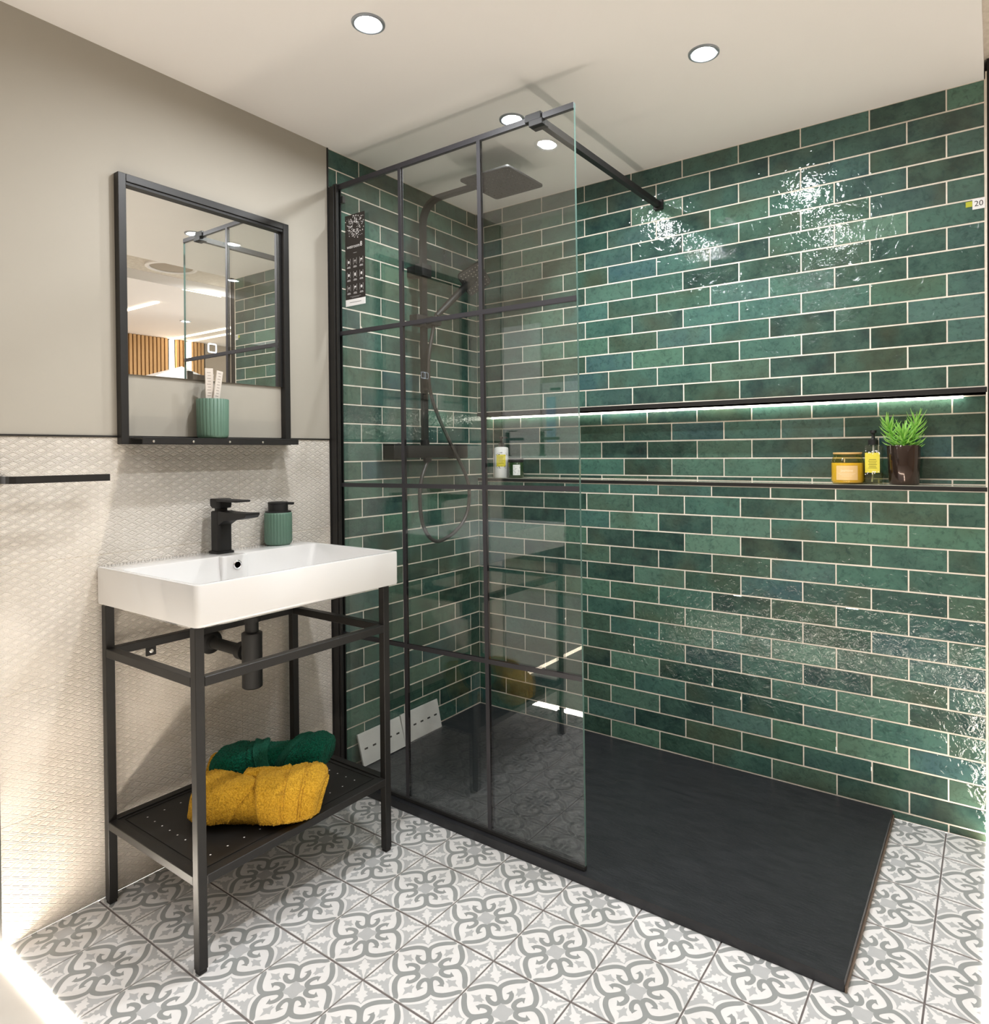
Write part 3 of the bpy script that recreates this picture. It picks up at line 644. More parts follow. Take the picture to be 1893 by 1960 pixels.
for i in range(3):
    for k in range(3):
        cx, cz = -0.031 + i * 0.0305, 0.146 - k * 0.0435
        w_, h_ = 0.008, 0.0105
        for x0 in (-w_, w_ - 0.0006): m2.box(cx + x0, cx + x0 + .0006, yf, yf + .0001, cz - h_, cz + h_)
        kind = (i + 3 * k) % 5
        if kind in (0, 3): m2.add([(cx + .004 * math.cos(a), yf, cz + .005 * math.sin(a)) for a in [2 * PI * q / 12 for q in range(12)]], [tuple(range(12))])
        elif kind == 1: m2.box(cx - .0045, cx + .0045, yf, yf + .0001, cz + .001, cz + .0026); m2.box(cx - .0006, cx + .0006, yf, yf + .0001, cz - .005, cz + .005)
        elif kind == 2: m2.box(cx - .004, cx + .004, yf, yf + .0001, cz, cz + .005); m2.box(cx - .003, cx - .0015, yf, yf + .0001, cz - .005, cz)
        else: m2.box(cx - .003, cx + .003, yf, yf + .0001, cz - .005, cz + .005)
        m2.box(cx - .0075, cx + .0075, yf, yf + .0001, cz - .0165, cz - .0153); m2.box(cx - .0085, cx + .0085, yf, yf + .0001, cz - .0200, cz - .0188)
o = m2.build('icons', M['white_ink'], stt); o['kind'] = 'stuff'
m2 = MB(); rg = random.Random(3)
for _ in range(230):                                   # scattered pale squares around a blank middle
    px, pz = rg.gauss(0, 0.020), rg.gauss(0.262, 0.020)
    if abs(px) > 0.045 or not 0.222 < pz < 0.299 or (abs(px) < 0.010 and abs(pz - 0.262) < 0.010): continue
    q = rg.uniform(0.0006, 0.0017); m2.box(px - q, px + q, yf, yf + .0001, pz - q, pz + q)
m2.build('speckle_print', M['white_ink'], stt)['kind'] = 'stuff'

# ---------------------------------------------------------------- tile samples leaning in the tray
def sample(y0, y1, xb, label):
    t = thing('tile_sample', label, 'tile sample', (xb, (y0 + y1) / 2, 0.0247), 'white slotted samples in the tray')
    L = (y1 - y0); ang = math.atan2(xb - 0.012, 0.105); Hh = 0.110
    rot = Matrix.Rotation(-ang, 4, 'Y')
    mb = MB(); mb.rbox(-0.008, 0.0, -L / 2, L / 2, 0.0, Hh, 0.0008, 1, mtx=rot); mb.build('slab', M['sample'], t)
    for i in range(5):
        yy = (i - 2) * 0.0385
        mb = MB(); mb.rbox(-0.001, 0.0004, yy - 0.008, yy + 0.008, Hh * .5 - .003, Hh * .5 + .003, 0.0004, 1, mtx=rot); mb.build('slot', M['dark'], t)
sample(-0.702, -0.498, 0.044, 'white slotted tile sample leaning in the tray nearer the wall profile')
sample(-0.492, -0.288, 0.036, 'white slotted tile sample leaning in the tray nearer the corner')

# ---------------------------------------------------------------- basin, washstand
BX0, BX1, BY0, BY1 = 0.002, 0.464, -1.532, -0.938
ba = thing('washbasin', 'white rectangular ceramic washbasin on the black stand', 'washbasin', (0, 0, 0.748))
mb = MB(); zb = 0.0
IX0, IX1, IY0, IY1 = 0.108, BX1 - 0.014, BY0 + 0.014, BY1 - 0.014
mb.loops([rrect(BX0 + .006, BX1 - .006, BY0 + .006, BY1 - .006, .010, 0.0), rrect(BX0 + .001, BX1 - .001, BY0 + .001, BY1 - .001, .012, 0.002), rrect(BX0, BX1, BY0, BY1, .012, 0.007),
          rrect(BX0, BX1, BY0, BY1, .012, 0.090), rrect(BX0 + .001, BX1 - .001, BY0 + .001, BY1 - .001, .012, 0.0930), rrect(BX0 + .004, BX1 - .004, BY0 + .004, BY1 - .004, .010, 0.0940),
          rrect(IX0 - .004, IX1 + .004, IY0 - .004, IY1 + .004, .012, 0.0940), rrect(IX0 - .001, IX1 + .001, IY0 - .001, IY1 + .001, .014, 0.0930), rrect(IX0, IX1, IY0, IY1, .015, 0.089),
          rrect(IX0 + .012, IX1 - .012, IY0 + .03, IY1 - .03, .02, 0.005), rrect(IX0 + .03, IX1 - .03, IY0 + .06, IY1 - .06, .02, -0.012), rrect(IX0 + .1, IX1 - .1, IY0 + .18, IY1 - .18, .02, -0.016)])
mb.build('basin_body', M['ceramic'], ba, 35)
mb = MB(); mb.rbox(0.09, 0.126, -1.268, -1.192, -0.006, 0.0938, 0.004, 3); mb.build('tap_ledge', M['ceramic'], ba, 35)
mb = MB(); mb.loops([rrect(.12, .30, -1.43, -1.04, .03, -0.040), rrect(.10, .34, -1.465, -1.005, .035, -0.033), rrect(.08, .41, -1.495, -0.975, .03, -0.001)]); mb.build('bowl_underside', M['ceramic'], ba, 50)
ov = MB(); ov.lathe([(0.0125, 0.0), (0.0125, 0.0025), (0.010, 0.004), (0.0085, 0.003), (0.0085, 0.0005)], 24, caps=False, c= (0.126, -1.2245, 0.0665), axis=(1, 0, 0)); ovo = ov.build('overflow_ring', M['chrome'], ba, 50)
ov = MB(); ov.lathe([(0.0, 0.0008), (0.0085, 0.0008)], 20, (0.126, -1.2245, 0.0665), axis=(1, 0, 0)); ov.build('overflow_hole', M['dark'], ovo)

ws = thing('washstand', 'open black metal washstand with square legs and perforated shelf', 'washstand', (0.24, -1.25, 0))
LX0, LX1, LY0, LY1 = 0.034, 0.443, -1.519, -0.977; s2 = 0.0105
wx, wy = 0.24, -1.25
for lx in (LX0, LX1):
    for ly in (LY0, LY1):
        mb = MB(); mb.rbox(lx - wx - s2, lx - wx + s2, ly - wy - s2, ly - wy + s2, 0.008, 0.7475, 0.0012, 1); lg = mb.build('leg', M['black'], ws)
        mb = MB(); mb.rbox(lx - wx - s2 + .0015, lx - wx + s2 - .0015, ly - wy - s2 + .0015, ly - wy + s2 - .0015, 0.0005, 0.0078, 0.001, 1); mb.build('foot', M['rubber'], lg)
def rail(x0, x1, y0, y1, z0, z1, name='rail'):
    mb = MB(); mb.rbox(x0 - wx, x1 - wx, y0 - wy, y1 - wy, z0, z1, 0.0012, 1); return mb.build(name, M['black'], ws)
e = 0.0003
for zlo, zhi in ((0.619, 0.640), (0.189, 0.209)):
    rail(LX1 - s2, LX1 + s2, LY0 + s2 + e, LY1 - s2 - e, zlo, zhi); rb = rail(LX0 - s2, LX0 + s2, LY0 + s2 + e, LY1 - s2 - e, zlo, zhi)
    rail(LX0 + s2 + e, LX1 - s2 - e, LY0 - s2, LY0 + s2, zlo, zhi); rail(LX0 + s2 + e, LX1 - s2 - e, LY1 - s2, LY1 + s2, zlo, zhi)
    if zlo > 0.5:
        for by in (-1.415,):
            mb = MB(); mb.rbox(LX0 - wx - .004, LX0 - wx + .0, by - wy - .013, by - wy + .013, 0.594, 0.6188, 0.0008, 1); bk = mb.build('bracket', M['black'], ws)
            mb = MB(); mb.lathe([(0.006, 0.0), (0.005, 0.002), (0.0, 0.0025)], 14, (LX0 - wx + .0002, by - wy, 0.606), axis=(1, 0, 0)); mb.build('screw', M['steel'], bk)
SZ = 0.2105
mb = MB()
mb.box(LX0 + s2 + .001 - wx, LX1 - s2 - .001 - wx, LY0 + s2 + .001 - wy, LY1 - s2 - .001 - wy, 0.2030, 0.2055)
q0 = (LX0 + s2 + .001 - wx, LX1 - s2 - .001 - wx, LY0 + s2 + .001 - wy, LY1 - s2 - .001 - wy)
shf = mb.build('shelf', M['black'], ws)
mb = MB(); ins = 0.011
for a in ((q0[0] + ins, q0[1] - ins, q0[2] + ins, q0[2] + ins + .0022), (q0[0] + ins, q0[1] - ins, q0[3] - ins - .0022, q0[3] - ins), (q0[0] + ins, q0[0] + ins + .0022, q0[2] + ins, q0[3] - ins), (q0[1] - ins - .0022, q0[1] - ins, q0[2] + ins, q0[3] - ins)):
    mb.box(a[0], a[1], a[2], a[3], 0.2050, 0.2072)
mb.build('shelf_lip', M['black'], shf)
mb = MB()
def hole(x, y):
    mb.add([(x + .0022 * math.cos(a), y + .0022 * math.sin(a), 0.2057) for a in [2 * PI * k / 8 for k in range(8)]], [tuple(range(8))])
for i in range(9):
    x = q0[0] + 0.05 + i * (q0[1] - q0[0] - 0.10) / 8; hole(x, q0[2] + 0.048); hole(x, q0[3] - 0.048)
for i in range(1, 10):
    y = q0[2] + 0.048 + i * (q0[3] - q0[2] - 0.096) / 10; hole(q0[0] + 0.05, y); hole(q0[1] - 0.05, y)
mb.build('perforations', M['f_white'], shf)['kind'] = 'stuff'

bt_ = thing('bottle_trap', 'black bottle trap and waste pipe under the washbasin', 'bottle trap', (0.204, -1.233, 0.49))
mb = MB(); mb.lathe([(0.0, 0.0), (0.023, 0.0), (0.0262, 0.003), (0.0262, 0.128), (0.0265, 0.130), (0.0265, 0.148), (0.023, 0.150)], 32); mb.build('bottle', M['black_matt'], bt_, 40)
mb = MB(); mb.lathe([(0.0175, 0.148), (0.0175, 0.178), (0.024, 0.179), (0.024, 0.192), (0.021, 0.194), (0.021, 0.2165)], 28); mb.build('inlet', M['black_matt'], bt_, 40)
mb = MB(); mb.tube([(-0.020, 0, 0.092), (-0.196, 0, 0.092)], 0.016, 20); mb.lathe([(0.024, 0.0), (0.024, 0.024)], 24, (-0.053, 0, 0.092), axis=(1, 0, 0)); mb.build('outlet_pipe', M['black_matt'], bt_, 50)
mb = MB(); mb.lathe([(0.034, 0.0), (0.034, 0.004), (0.030, 0.010), (0.020, 0.012), (0.017, 0.022)], 28, (-0.2032, 0, 0.092), axis=(1, 0, 0)); mb.build('wall_flange', M['black_matt'], bt_, 50)

tp = thing('mixer_tap', 'matt black square mixer tap on the washbasin', 'tap', (0.052, -1.226, 0.8422))
mb = MB(); mb.loops([rrect(-.026, .026, -.026, .026, .008, 0.0), rrect(-.026, .026, -.026, .026, .008, .005), rrect(-.024, .024, -.024, .024, .008, .0065)]); mb.build('base_plate', M['black_matt'], tp, 40)
mb = MB(); mb.loops([rrect(-.0215, .0215, -.0215, .0215, .009, 0.0068), rrect(-.0215, .0215, -.0215, .0215, .009, .116), rrect(-.019, .019, -.019, .019, .008, .119)]); mb.build('body', M['black_matt'], tp, 40)
mb = MB()
lp = []
for x, zc, hh in ((0.018, 0.100, 0.020), (0.045, 0.1055, 0.0125), (0.10, 0.108, 0.0095), (0.145, 0.1125, 0.0065), (0.152, 0.116, 0.003)):
    lp.append([Vector((x, yy, zz)) for yy, zz in ((-.0205, zc - hh), (.0205, zc - hh), (.0215, zc), (.0205, zc + hh), (-.0205, zc + hh), (-.0215, zc))])
mb.loops(lp); mb.build('spout', M['black_matt'], tp, 30)
mb = MB(); mb.lathe([(0.0165, .1185), (0.0165, .126), (0.019, .1275)], 28); mb.loops([rrect(-.0175, .0215, -.0205, .0205, .008, .1275), rrect(-.0235, .0225, -.0225, .0225, .009, .134), rrect(-.0245, .0225, -.0225, .0225, .009, .150), rrect(-.0235, .0215, -.0215, .0215, .008, .1535)]); mb.build('cartridge_head', M['black_matt'], tp, 40)
mb = MB(); mb.loops([rrect(.010, .108, -.0215, .0215, .004, .1468), rrect(.010, .110, -.0225, .0225, .004, .1480), rrect(.010, .110, -.0225, .0225, .004, .1510), rrect(.010, .108, -.0215, .0215, .004, .1520)]); mb.build('lever', M['black_matt'], tp, 40)

def fl(a, z, n=28, d=0.035): return 1.0 - d * (abs(math.sin(n * a / 2)) < 0.38) * 1.0
def flute(a, z): return 1.0 - 0.045 * max(0.0, 1 - abs(math.sin(13 * a)) * 2.4)
dp = thing('soap_dispenser', 'ribbed sage green soap dispenser with black pump on the washbasin', 'soap dispenser', (0.043, -1.034, 0.8422))
mb = MB(); mb.lathe([(0.0, 0.0), (0.033, 0.0), (0.0375, 0.004), (0.0405, 0.010), (0.0405, 0.094), (0.0395, 0.0985), (0.0350, 0.1015), (0.0, 0.1018)], 156, flute=lambda a, z: flute(a, z) if 0.006 < z < 0.097 else 1.0); mb.build('body', M['sage'], dp, 50)
mb = MB(); mb.lathe([(0.038, 0.0985), (0.038, 0.1035), (0.0290, 0.1040), (0.0290, 0.1255), (0.030, 0.1265), (0.030, 0.130), (0.028, 0.1315), (0.0, 0.132)], 40)
mb.rbox(0.015, 0.048, -0.006, 0.006, 0.1225, 0.1305, 0.002, 2, mtx=Matrix.Rotation(math.radians(35), 4, 'Z')); mb.build('pump_top', M['black_matt'], dp, 40)

# ---------------------------------------------------------------- mirror
mi = thing('wall_mirror', 'rectangular wall mirror in a slim black frame with a shelf', 'mirror', (0.0, -1.2238, 1.149))
FX, FW = 0.024, 0.0195; hw = 0.2535; FH = 0.696
def fr(y0, y1, z0, z1):
    mb = MB(); mb.rbox(0.0012, FX, y0, y1, z0, z1, 0.001, 1); mb.build('frame', M['black'], mi)
fr(-hw, -hw + FW, 0, FH); fr(hw - FW, hw, 0, FH); fr(-hw + FW, hw - FW, FH - FW, FH); fr(-hw + FW, hw - FW, 0, FW)
mb = MB(); mb.box(0.0015, 0.0065, -hw + FW, hw - FW, 0.183, FH - FW); mp = mb.build('mirror_plate', M['mirror'], mi)
mb = MB(); mb.box(0.002, 0.020, -hw + FW - .0002, hw - FW + .0002, FH - FW - 0.0075, FH - FW); mb.box(0.0065, 0.010, hw - FW - .006, hw - FW, 0.183, FH - FW); mb.build('inner_rebate', M['black_matt'], mi)
# illuminated touch ring on the plate
ring_o = rrect(-.0135, .0135, -.0135, .0135, .005, 0, 4); ring_i = rrect(-.0100, .0100, -.0100, .0100, .003, 0, 4)
cz = 1.427 - 1.149; cy = -1.2195 + 1.2238
vs = [(0.0068, cy + p.x, cz + p.y) for p in ring_o] + [(0.0068, cy + p.x, cz + p.y) for p in ring_i]; n = len(ring_o)
mb = MB(); mb.add(vs, [(k, (k + 1) % n, n + (k + 1) % n, n + k) for k in range(n)]); mb.build('touch_switch', M['touch'], mp)
mb = MB(); mb.rbox(0.0245, 0.088, -0.232, 0.234, 0.0135, 0.0165, 0.0006, 1); mb.rbox(0.0855, 0.088, -0.232, 0.234, 0.0, 0.0138, 0.0006, 1); sf = mb.build('shelf', M['black'], mi)
for yy in (-0.205, -0.100, 0.005, 0.110):
    mb = MB(); mb.lathe([(0.0036, 0.0), (0.003, 0.0014), (0.0, 0.0018)], 14, (0.0881, yy, 0.0066), axis=(1, 0, 0)); mb.build('screw', M['steel'], sf)
tb = thing('tumbler', 'ribbed sage green tumbler on the mirror shelf', 'tumbler', (0.047, -1.2445, 1.1658))
mb = MB(); mb.lathe([(0.0, 0.0), (0.036, 0.0), (0.0395, 0.004), (0.041, 0.010), (0.0425, 0.109), (0.041, 0.1105), (0.0375, 0.109), (0.036, 0.012), (0.0, 0.012)], 156, flute=lambda a, z: flute(a, z) if 0.004 < z < 0.1095 else 1.0)
mb.build('cup', M['sage'], tb, 50)
tilt = ((0.010, -0.012, 0.02, -0.02, 'upright paper-wrapped packet at the back left in the tumbler'), (0.016, -0.010, 0.16, 0.16, 'leaning paper-wrapped packet in the middle of the tumbler'), (-0.006, -0.010, 0.06, 0.17, 'paper-wrapped packet leaning furthest right in the tumbler'))
for i, (dx, dy, ty, tx, lab) in enumerate(tilt):
    t = thing('paper_packet', lab, 'packet', (0.047 + dx * .8, -1.2445 + dy * .5 - .006, 1.1658 + 0.0135), 'wrapped packets in the tumbler')
    t.rotation_euler = (-tx * .7, ty * .4, 0.5 * i - 0.3)
    mb = MB(); mb.rbox(-0.0022, 0.0022, -0.0105, 0.0105, 0.0, 0.182 - 0.005 * i, 0.0008, 1); mb.build('wrapper', M['paper'], t)
    mb = MB()
    for k in range(9): mb.box(0.0023, 0.0025, -0.006 + 0.002 * (k % 2), 0.004, 0.105 + k * 0.008, 0.1065 + k * 0.008)
    mb.build('print', mat('faded_print', (0.30, 0.26, 0.23), 0.8) if i == 0 else bpy.data.materials['faded_print'], t)['kind'] = 'stuff'

# ---------------------------------------------------------------- towel rail
tl = thing('towel_rail', 'flat black towel rail on the beige tiles at the left edge', 'towel rail', (0, -1.64, 1.067))
pth = [(0.004, -0.090, 0), (0.052, -0.090, 0), (0.064, -0.088, 0), (0.0705, -0.080, 0), (0.072, -0.070, 0), (0.072, 0.0, 0), (0.072, 0.112, 0)]
mb = MB(); mb.bar(pth, 0.008, 0.0165); mb.build('bar', M['black'], tl)
mb = MB(); mb.rbox(0.001, 0.006, -0.0945, -0.078, -0.0078, 0.0078, 0.001, 1); mb.build('wall_plate', M['black'], tl)

# ---------------------------------------------------------------- towels
def towel(name, label, base, ang, L, ry, rz, mats, seed, flaps, tiltx=0.0):
    """rolled towel: superellipse section, axis along local x, resting on z = 0"""
    t = thing(name, label, 'towel', base, None, ang); t.rotation_euler = (0, tiltx, ang)
    rg = random.Random(seed); ph = [rg.uniform(0, 6.28) for _ in range(6)]
    def surf(s_, a, d=0.0):
        # s_ in -1..1 along axis; a angle (0 = +y side, pi/2 = top)
        endr = (1 - max(0.0, (abs(s_) - 0.72) / 0.28) ** 2.6 * 0.42)
        wob = 1 + 0.045 * math.sin(2 * a + ph[0] + 2.0 * s_) + 0.035 * math.sin(3.1 * s_ * 2 + ph[1]) + 0.022 * math.sin(5 * a + 4 * s_ + ph[2])
        c, sn = math.cos(a), math.sin(a)
        p = 0.82
        yy = math.copysign(abs(c) ** p, c) * (ry * wob * endr + d); zz = math.copysign(abs(sn) ** p, sn) * (rz * wob * (0.55 + 0.45 * endr) + d)
        return Vector((s_ * L / 2 + 0.012 * math.sin(a * 1.0 + ph[3]), yy + 0.012 * math.sin(2.4 * s_ + ph[4]), zz + rz * 1.0))
    mb = MB(); NA, NS = 100, 110; lp = []
    for i in range(NS + 1):
        s_ = -1 + 2 * i / NS; lp.append([surf(s_ + rg.gauss(0, 0.003), -2 * PI * k / NA, rg.gauss(0, 0.0011)) for k in range(NA)])
    # spiral-ish closed ends
    for i0, sgn in ((0, -1), (NS, 1)):
        pass
    mb.loops(lp, True, True)
    bmx = mb.build('roll', mats[0], t, 70)
    for fi, (poly, d, mi_, bands) in enumerate(flaps):
        # poly: corner list (s, a) of a quad patch s0..; bilinear grid
        (p00, p10, p11, p01) = poly; nu, nv = 70, 56; top = []; bot = []
        for i in range(nu + 1):
            for k in range(nv + 1):
                u, v = i / nu, k / nv
                s_ = (p00[0] * (1 - u) + p10[0] * u) * (1 - v) + (p01[0] * (1 - u) + p11[0] * u) * v
                a = (p00[1] * (1 - u) + p10[1] * u) * (1 - v) + (p01[1] * (1 - u) + p11[1] * u) * v
                ed = min(u, 1 - u, v, 1 - v); e_ = min(1.0, ed / 0.06)
                rib = 0.0
                for b0 in bands: rib -= 0.0042 * math.exp(-((u - b0) / 0.013) ** 2)
                top.append(surf(s_, -a, d * (0.35 + 0.65 * math.sqrt(e_)) + 0.0022 * math.sin(9 * u + 3 * v + fi) * e_ + rib + rg.gauss(0, 0.0009))); bot.append(surf(s_, -a, d * 0.2 - 0.002))
        W = nv + 1; fs = []; N = len(top)
        for i in range(nu):
            for k in range(nv):
                a0 = i * W + k; fs.append((a0, a0 + W, a0 + W + 1, a0 + 1)); fs.append((N + a0, N + a0 + 1, N + a0 + W + 1, N + a0 + W))
        for i in range(nu):
            for k in (0, nv):
                a0 = i * W + k; fs.append((a0, N + a0, N + a0 + W, a0 + W))
        for k in range(nv):
            for i in (0, nu):
                a0 = i * W + k; fs.append((a0, a0 + 1, N + a0 + 1, N + a0))
        m3 = MB(); m3.add(top + bot, fs); ob = m3.build('fold', mats[mi_], t, 60)
        bm = bmesh.new(); bm.from_mesh(ob.data); bmesh.ops.recalc_face_normals(bm, faces=bm.faces[:]); bm.to_mesh(ob.data); bm.free()
    return t
ZS = 0.2056
# angles for folds: a measured with surf(-a): a in (-pi..0) is upper/front; front side (towards camera) is local -y
D = math.radians
towel('rolled_towel', 'mustard yellow rolled towel at the front of the washstand shelf', (0.327, -1.300, ZS), D(37), 0.325, 0.064, 0.049, (M['mustard'], M['mustard_flat']), 5,
      [(((-1.0, D(-35)), (0.02, D(-95)), (-0.28, D(-205)), (-1.0, D(-215))), 0.010, 0, []),
       (((-0.12, D(-70)), (0.98, D(-40)), (0.95, D(-200)), (0.18, D(-212))), 0.017, 0, [0.42, 0.46, 0.70, 0.74]),
       (((-0.35, D(-20)), (0.35, D(-20)), (0.45, D(-85)), (-0.30, D(-88))), 0.020, 0, [])])
towel('rolled_towel', 'mustard yellow rolled towel lying mostly hidden behind, under the green towel', (0.205, -1.196, ZS), D(37), 0.315, 0.050, 0.043, (M['mustard'], M['mustard_flat']), 9,
      [(((-1.0, D(-20)), (-0.3, D(-30)), (-0.4, D(-170)), (-1.0, D(-190))), 0.008, 0, [])])
towel('rolled_towel', 'emerald green rolled towel resting on top of the yellow towels', (0.262, -1.208, ZS + 0.064), D(38), 0.290, 0.050, 0.036, (M['emerald'], M['emerald_flat']), 12,
      [(((-0.55, D(-30)), (-0.25, D(-30)), (0.10, D(-190)), (-0.10, D(-190))), 0.009, 1, []),
       (((0.45, D(-40)), (0.60, D(-40)), (0.30, D(-190)), (0.16, D(-190))), 0.010, 1, []),
       (((-1.0, D(-20)), (-0.55, D(-25)), (-0.10, D(-195)), (-1.0, D(-200))), 0.008, 0, [0.85]),
       (((0.60, D(-40)), (1.0, D(-30)), (1.0, D(-205)), (0.30, D(-190))), 0.010, 0, [])], tiltx=-0.03)

# ---------------------------------------------------------------- niche things
LZ = NB_ + 0.0004
t = thing('lotion_bottle', 'white pump bottle with yellow label in the niche corner', 'bottle', (0.094, 0.046, LZ))
mb = MB(); mb.lathe([(0.0, 0.0), (0.0285, 0.0), (0.031, 0.003), (0.031, 0.124), (0.029, 0.130), (0.020, 0.1325), (0.011, 0.134), (0.0, 0.134)], 36); mb.build('body', M['white'], t, 50)
def wrap(r, a0, a1, z0, z1, n=12):
    m3 = MB(); vs = []
    for z in (z0, z1):
        for k in range(n + 1):
            a = a0 + (a1 - a0) * k / n; vs.append((r * math.cos(a), r * math.sin(a), z))
    m3.add(vs, [(k, k + 1, n + 2 + k, n + 1 + k) for k in range(n)]); return m3
ca = math.atan2(-2.35, 1.76)
lb = wrap(0.0313, ca - 0.75, ca + 0.62, 0.048, 0.100).build('label', M['yellow_lab'], t)
m3 = MB()
for k in range(5): 
    q = wrap(0.0315, ca - 0.42, ca + 0.30 - 0.1 * (k % 2), 0.062 + k * 0.0066, 0.0632 + k * 0.0066, 6); m3.add(q.v, q.f)
m3.build('print', M['ink'], lb)['kind'] = 'stuff'
m3 = MB(); rg = random.Random(2)
for k in range(26):
    a = ca + rg.uniform(-0.85, 0.8); z = rg.choice((rg.uniform(0.040, 0.050), rg.uniform(0.098, 0.108)))
    q = wrap(0.0314, a, a + rg.uniform(0.04, 0.12), z, z + rg.uniform(0.0015, 0.004), 2); m3.add(q.v, q.f)
m3.build('leaf_print', M['ink'], t)['kind'] = 'stuff'
mb = MB(); mb.lathe([(0.0125, 0.1335), (0.0125, 0.150), (0.006, 0.152), (0.005, 0.168), (0.010, 0.1695), (0.010, 0.1765), (0.0, 0.178)], 20); mb.rbox(0.0, 0.034, -.004, .004, 0.1695, 0.1755, 0.002, 2); mb.build('pump', mat('brown_black_plastic', (0.03, 0.024, 0.02), 0.3), t, 40)
t = thing('candle_jar', 'dark green glass candle jar with white label beside the white bottle', 'candle jar', (0.166, 0.054, LZ))
mb = MB(); mb.lathe([(0.0, 0.0), (0.0305, 0.0), (0.033, 0.003), (0.033, 0.062), (0.031, 0.066), (0.0, 0.066)], 32); mb.build('jar', M['green_glass'], t, 50)
mb = MB(); mb.lathe([(0.0, 0.0662), (0.032, 0.0662), (0.0335, 0.068), (0.0335, 0.080), (0.032, 0.082), (0.0, 0.082)], 32); mb.build('lid', M['black_matt'], t, 50)
lb = wrap(0.0333, ca - 0.42, ca + 0.55, 0.012, 0.056).build('label', M['white_ink'], t)
m3 = MB()
for k in range(34):
    a = ca + rg.uniform(-0.36, 0.46); z = rg.uniform(0.015, 0.052); q = wrap(0.0335, a, a + rg.uniform(0.03, 0.12), z, z + rg.uniform(0.0007, 0.002), 2); m3.add(q.v, q.f)
m3.build('print', mat('grey_ink', (0.25, 0.25, 0.24), 0.7), lb)['kind'] = 'stuff'

t = thing('candle_jar', 'yellow scented candle in an amber glass jar on the niche ledge', 'candle jar', (1.470, 0.050, LZ))
mb = MB(); mb.lathe([(0.0, 0.0), (0.041, 0.0), (0.047, 0.004), (0.0485, 0.012), (0.0485, 0.068), (0.046, 0.078), (0.0415, 0.086), (0.0415, 0.0935)], 44); mb.build('glass', M['amber'], t, 50)
mb = MB(); mb.lathe([(0.0, 0.004), (0.042, 0.004), (0.0465, 0.010), (0.0468, 0.066), (0.0, 0.066)], 44); mb.build('wax', M['wax'], t, 50)
mb = MB(); mb.lathe([(0.0, 0.0936), (0.0405, 0.0936), (0.0425, 0.0946), (0.0425, 0.0985), (0.041, 0.0995), (0.0, 0.0995)], 44); mb.build('lid', noisy('pale_wood_lid', (0.62, 0.40, 0.16), (0.55, 0.33, 0.12), 20, 0.6), t, 50)
cb = math.atan2(-2.36, 0.39)
lb = wrap(0.0489, cb - 0.72, cb + 0.62, 0.013, 0.058, 16).build('label', M['tan_lab'], t)
me = text_mesh('jasmine', 0.012, 'lettering')
for p in me.vertices:
    a = cb - 0.05 + p.co.x / 0.0491; z = 0.043 + p.co.y; p.co = Vector((0.0492 * math.cos(a), 0.0492 * math.sin(a), z))
me.materials.clear(); me.materials.append(M['cream_ink']); link('lettering', me, lb)
m3 = MB()
for k, wd in enumerate((0.52, 0.42, 0.30)):
    q = wrap(0.0491, cb - 0.05 - wd, cb - 0.05 + wd, 0.0335 - k * 0.004, 0.0341 - k * 0.004, 8); m3.add(q.v, q.f)
m3.build('print_rule', M['cream_ink'], lb)['kind'] = 'stuff'

t = thing('soap_bottle', 'clear square pump bottle with yellow label between candle and plant', 'bottle', (1.5425, 0.060, LZ), None, 0.12)
mb = MB(); mb.loops([rrect(-.026, .026, -.022, .022, .007, 0.0, 3), rrect(-.0275, .0275, -.0235, .0235, .008, 0.003, 3), rrect(-.0275, .0275, -.0235, .0235, .008, 0.116, 3), rrect(-.024, .024, -.020, .020, .008, 0.121, 3), rrect(-.012, .012, -.012, .012, .008, 0.123, 3)]); mb.build('body', M['clear'], t, 50)
mb = MB(); mb.loops([rrect(-.025, .025, -.021, .021, .006, 0.003, 3), rrect(-.025, .025, -.021, .021, .006, 0.034, 3)]); mb.build('liquid', pane_glass('pale_liquid', (0.86, 0.86, 0.62), 0.03), t)
mb = MB(); mb.box(-0.023, 0.018, -0.0242, -0.0238, 0.036, 0.098); lb = mb.build('label', M['yellow_lab'], t)
mb = MB()
for k in range(6): mb.box(-0.014 + 0.002 * (k % 2), 0.010 - 0.002 * (k % 2), -0.0246, -0.0243, 0.050 + k * 0.0052, 0.0515 + k * 0.0052)
mb.build('print', mat('olive_ink', (0.22, 0.20, 0.03), 0.7), lb)['kind'] = 'stuff'
mb = MB()
for k in range(26):
    x = rg.uniform(-0.023, 0.018); z = rg.choice((rg.uniform(0.030, 0.040), rg.uniform(0.094, 0.104))); mb.box(x - .0013, x + .0013, -0.0245, -0.0242, z - .0013, z + .0013)
mb.build('flower_print', M['white_ink'], t)['kind'] = 'stuff'
mb = MB(); mb.tube([(0, 0, 0.122), (0.002, 0, 0.06), (-0.004, 0, 0.006)], 0.0028, 8); mb.build('dip_tube', M['white'], t, 60)
mb = MB(); mb.lathe([(0.0145, 0.1225), (0.0145, 0.138), (0.007, 0.140), (0.005, 0.143), (0.005, 0.158), (0.0095, 0.160), (0.0095, 0.168), (0.0, 0.169)], 20); mb.rbox(-.005, .005, -0.030, 0.0, 0.159, 0.166, 0.002, 2); mb.build('pump', M['black_matt'], t, 40)

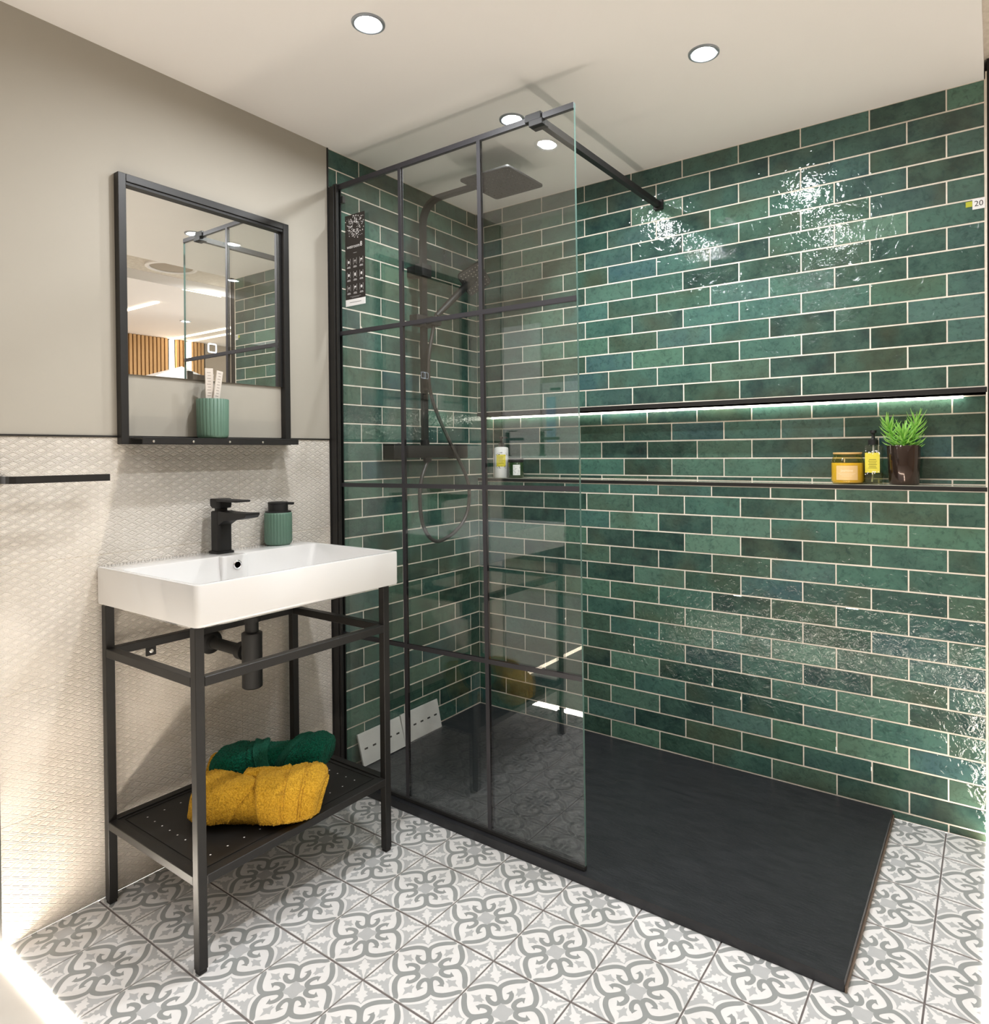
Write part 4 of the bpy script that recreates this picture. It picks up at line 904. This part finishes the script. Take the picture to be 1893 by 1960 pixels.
t = thing('potted_plant', 'spiky bright green succulent in a glossy dark bronze pot', 'plant', (1.627, 0.054, LZ))
mb = MB(); mb.lathe([(0.0, 0.0), (0.038, 0.0), (0.041, 0.003), (0.0465, 0.118), (0.0455, 0.120), (0.044, 0.118), (0.043, 0.108), (0.0, 0.106)], 48); mb.build('pot', M['bronze'], t, 50)
for bi, (bx, by, ln, lean, az) in enumerate(((-0.016, 0.0, 0.085, 0.33, PI), (0.016, 0.004, 0.09, 0.20, 0.15), (0.002, -0.014, 0.055, 0.15, -1.6))):
    m3 = MB(); rg = random.Random(20 + bi); d0 = Vector((math.cos(az) * lean, math.sin(az) * lean, 1)).normalized(); b0 = Vector((bx, by, 0.104))
    m3.tube([b0, b0 + d0 * ln * .5, b0 + d0 * ln], [0.004, 0.0035, 0.002], 6)
    for k in range(46):
        f = (k + 0.5) / 46; p = b0 + d0 * ln * (0.06 + 0.94 * f); a = k * 2.399963
        out = Vector((math.cos(a), math.sin(a), 0)); el = 0.05 + 0.95 * f ** 1.1; l_ = (0.044 - 0.008 * f) * rg.uniform(0.85, 1.15)
        dr = (out * math.cos(el) + d0 * math.sin(el)).normalized(); curl = Vector((0, 0, 1)) * 0.30 * l_
        pts = [p, p + dr * l_ * .4 + curl * 0.08, p + dr * l_ * .75 + curl * 0.35, p + dr * l_ + curl * 0.95]
        pts = [Vector((q.x, min(q.y, 0.052), max(q.z, 0.112))) for q in pts]
        m3.tube(pts, [0.0022, 0.0030, 0.0022, 0.0004], 5, flat=0.6)
    m3.build('foliage', M['leaf'], t, 60)

# ---------------------------------------------------------------- stickers on the right wall
t = thing('number_sticker', 'small white square sticker printed 20 on the green tiles', 'sticker', (1.8205, -0.0012, 1.811))
mb = MB(); mb.box(-0.0150, 0.0150, -0.0006, 0.0, -0.015, 0.015); mb.build('card', M['white_ink'], t)
text_obj('20', 0.022, 'lettering', M['ink'], t, (0, -0.0008, 0.0), (1, 0, 0), (0, 0, 1))
mb = MB(); mb.box(1.7895, 1.8052, -0.0016, -0.0010, 1.8055, 1.8205); tag(mb.build('colour_sticker', M['lime']), 'tiny lime sticker left of the number sticker', 'sticker')
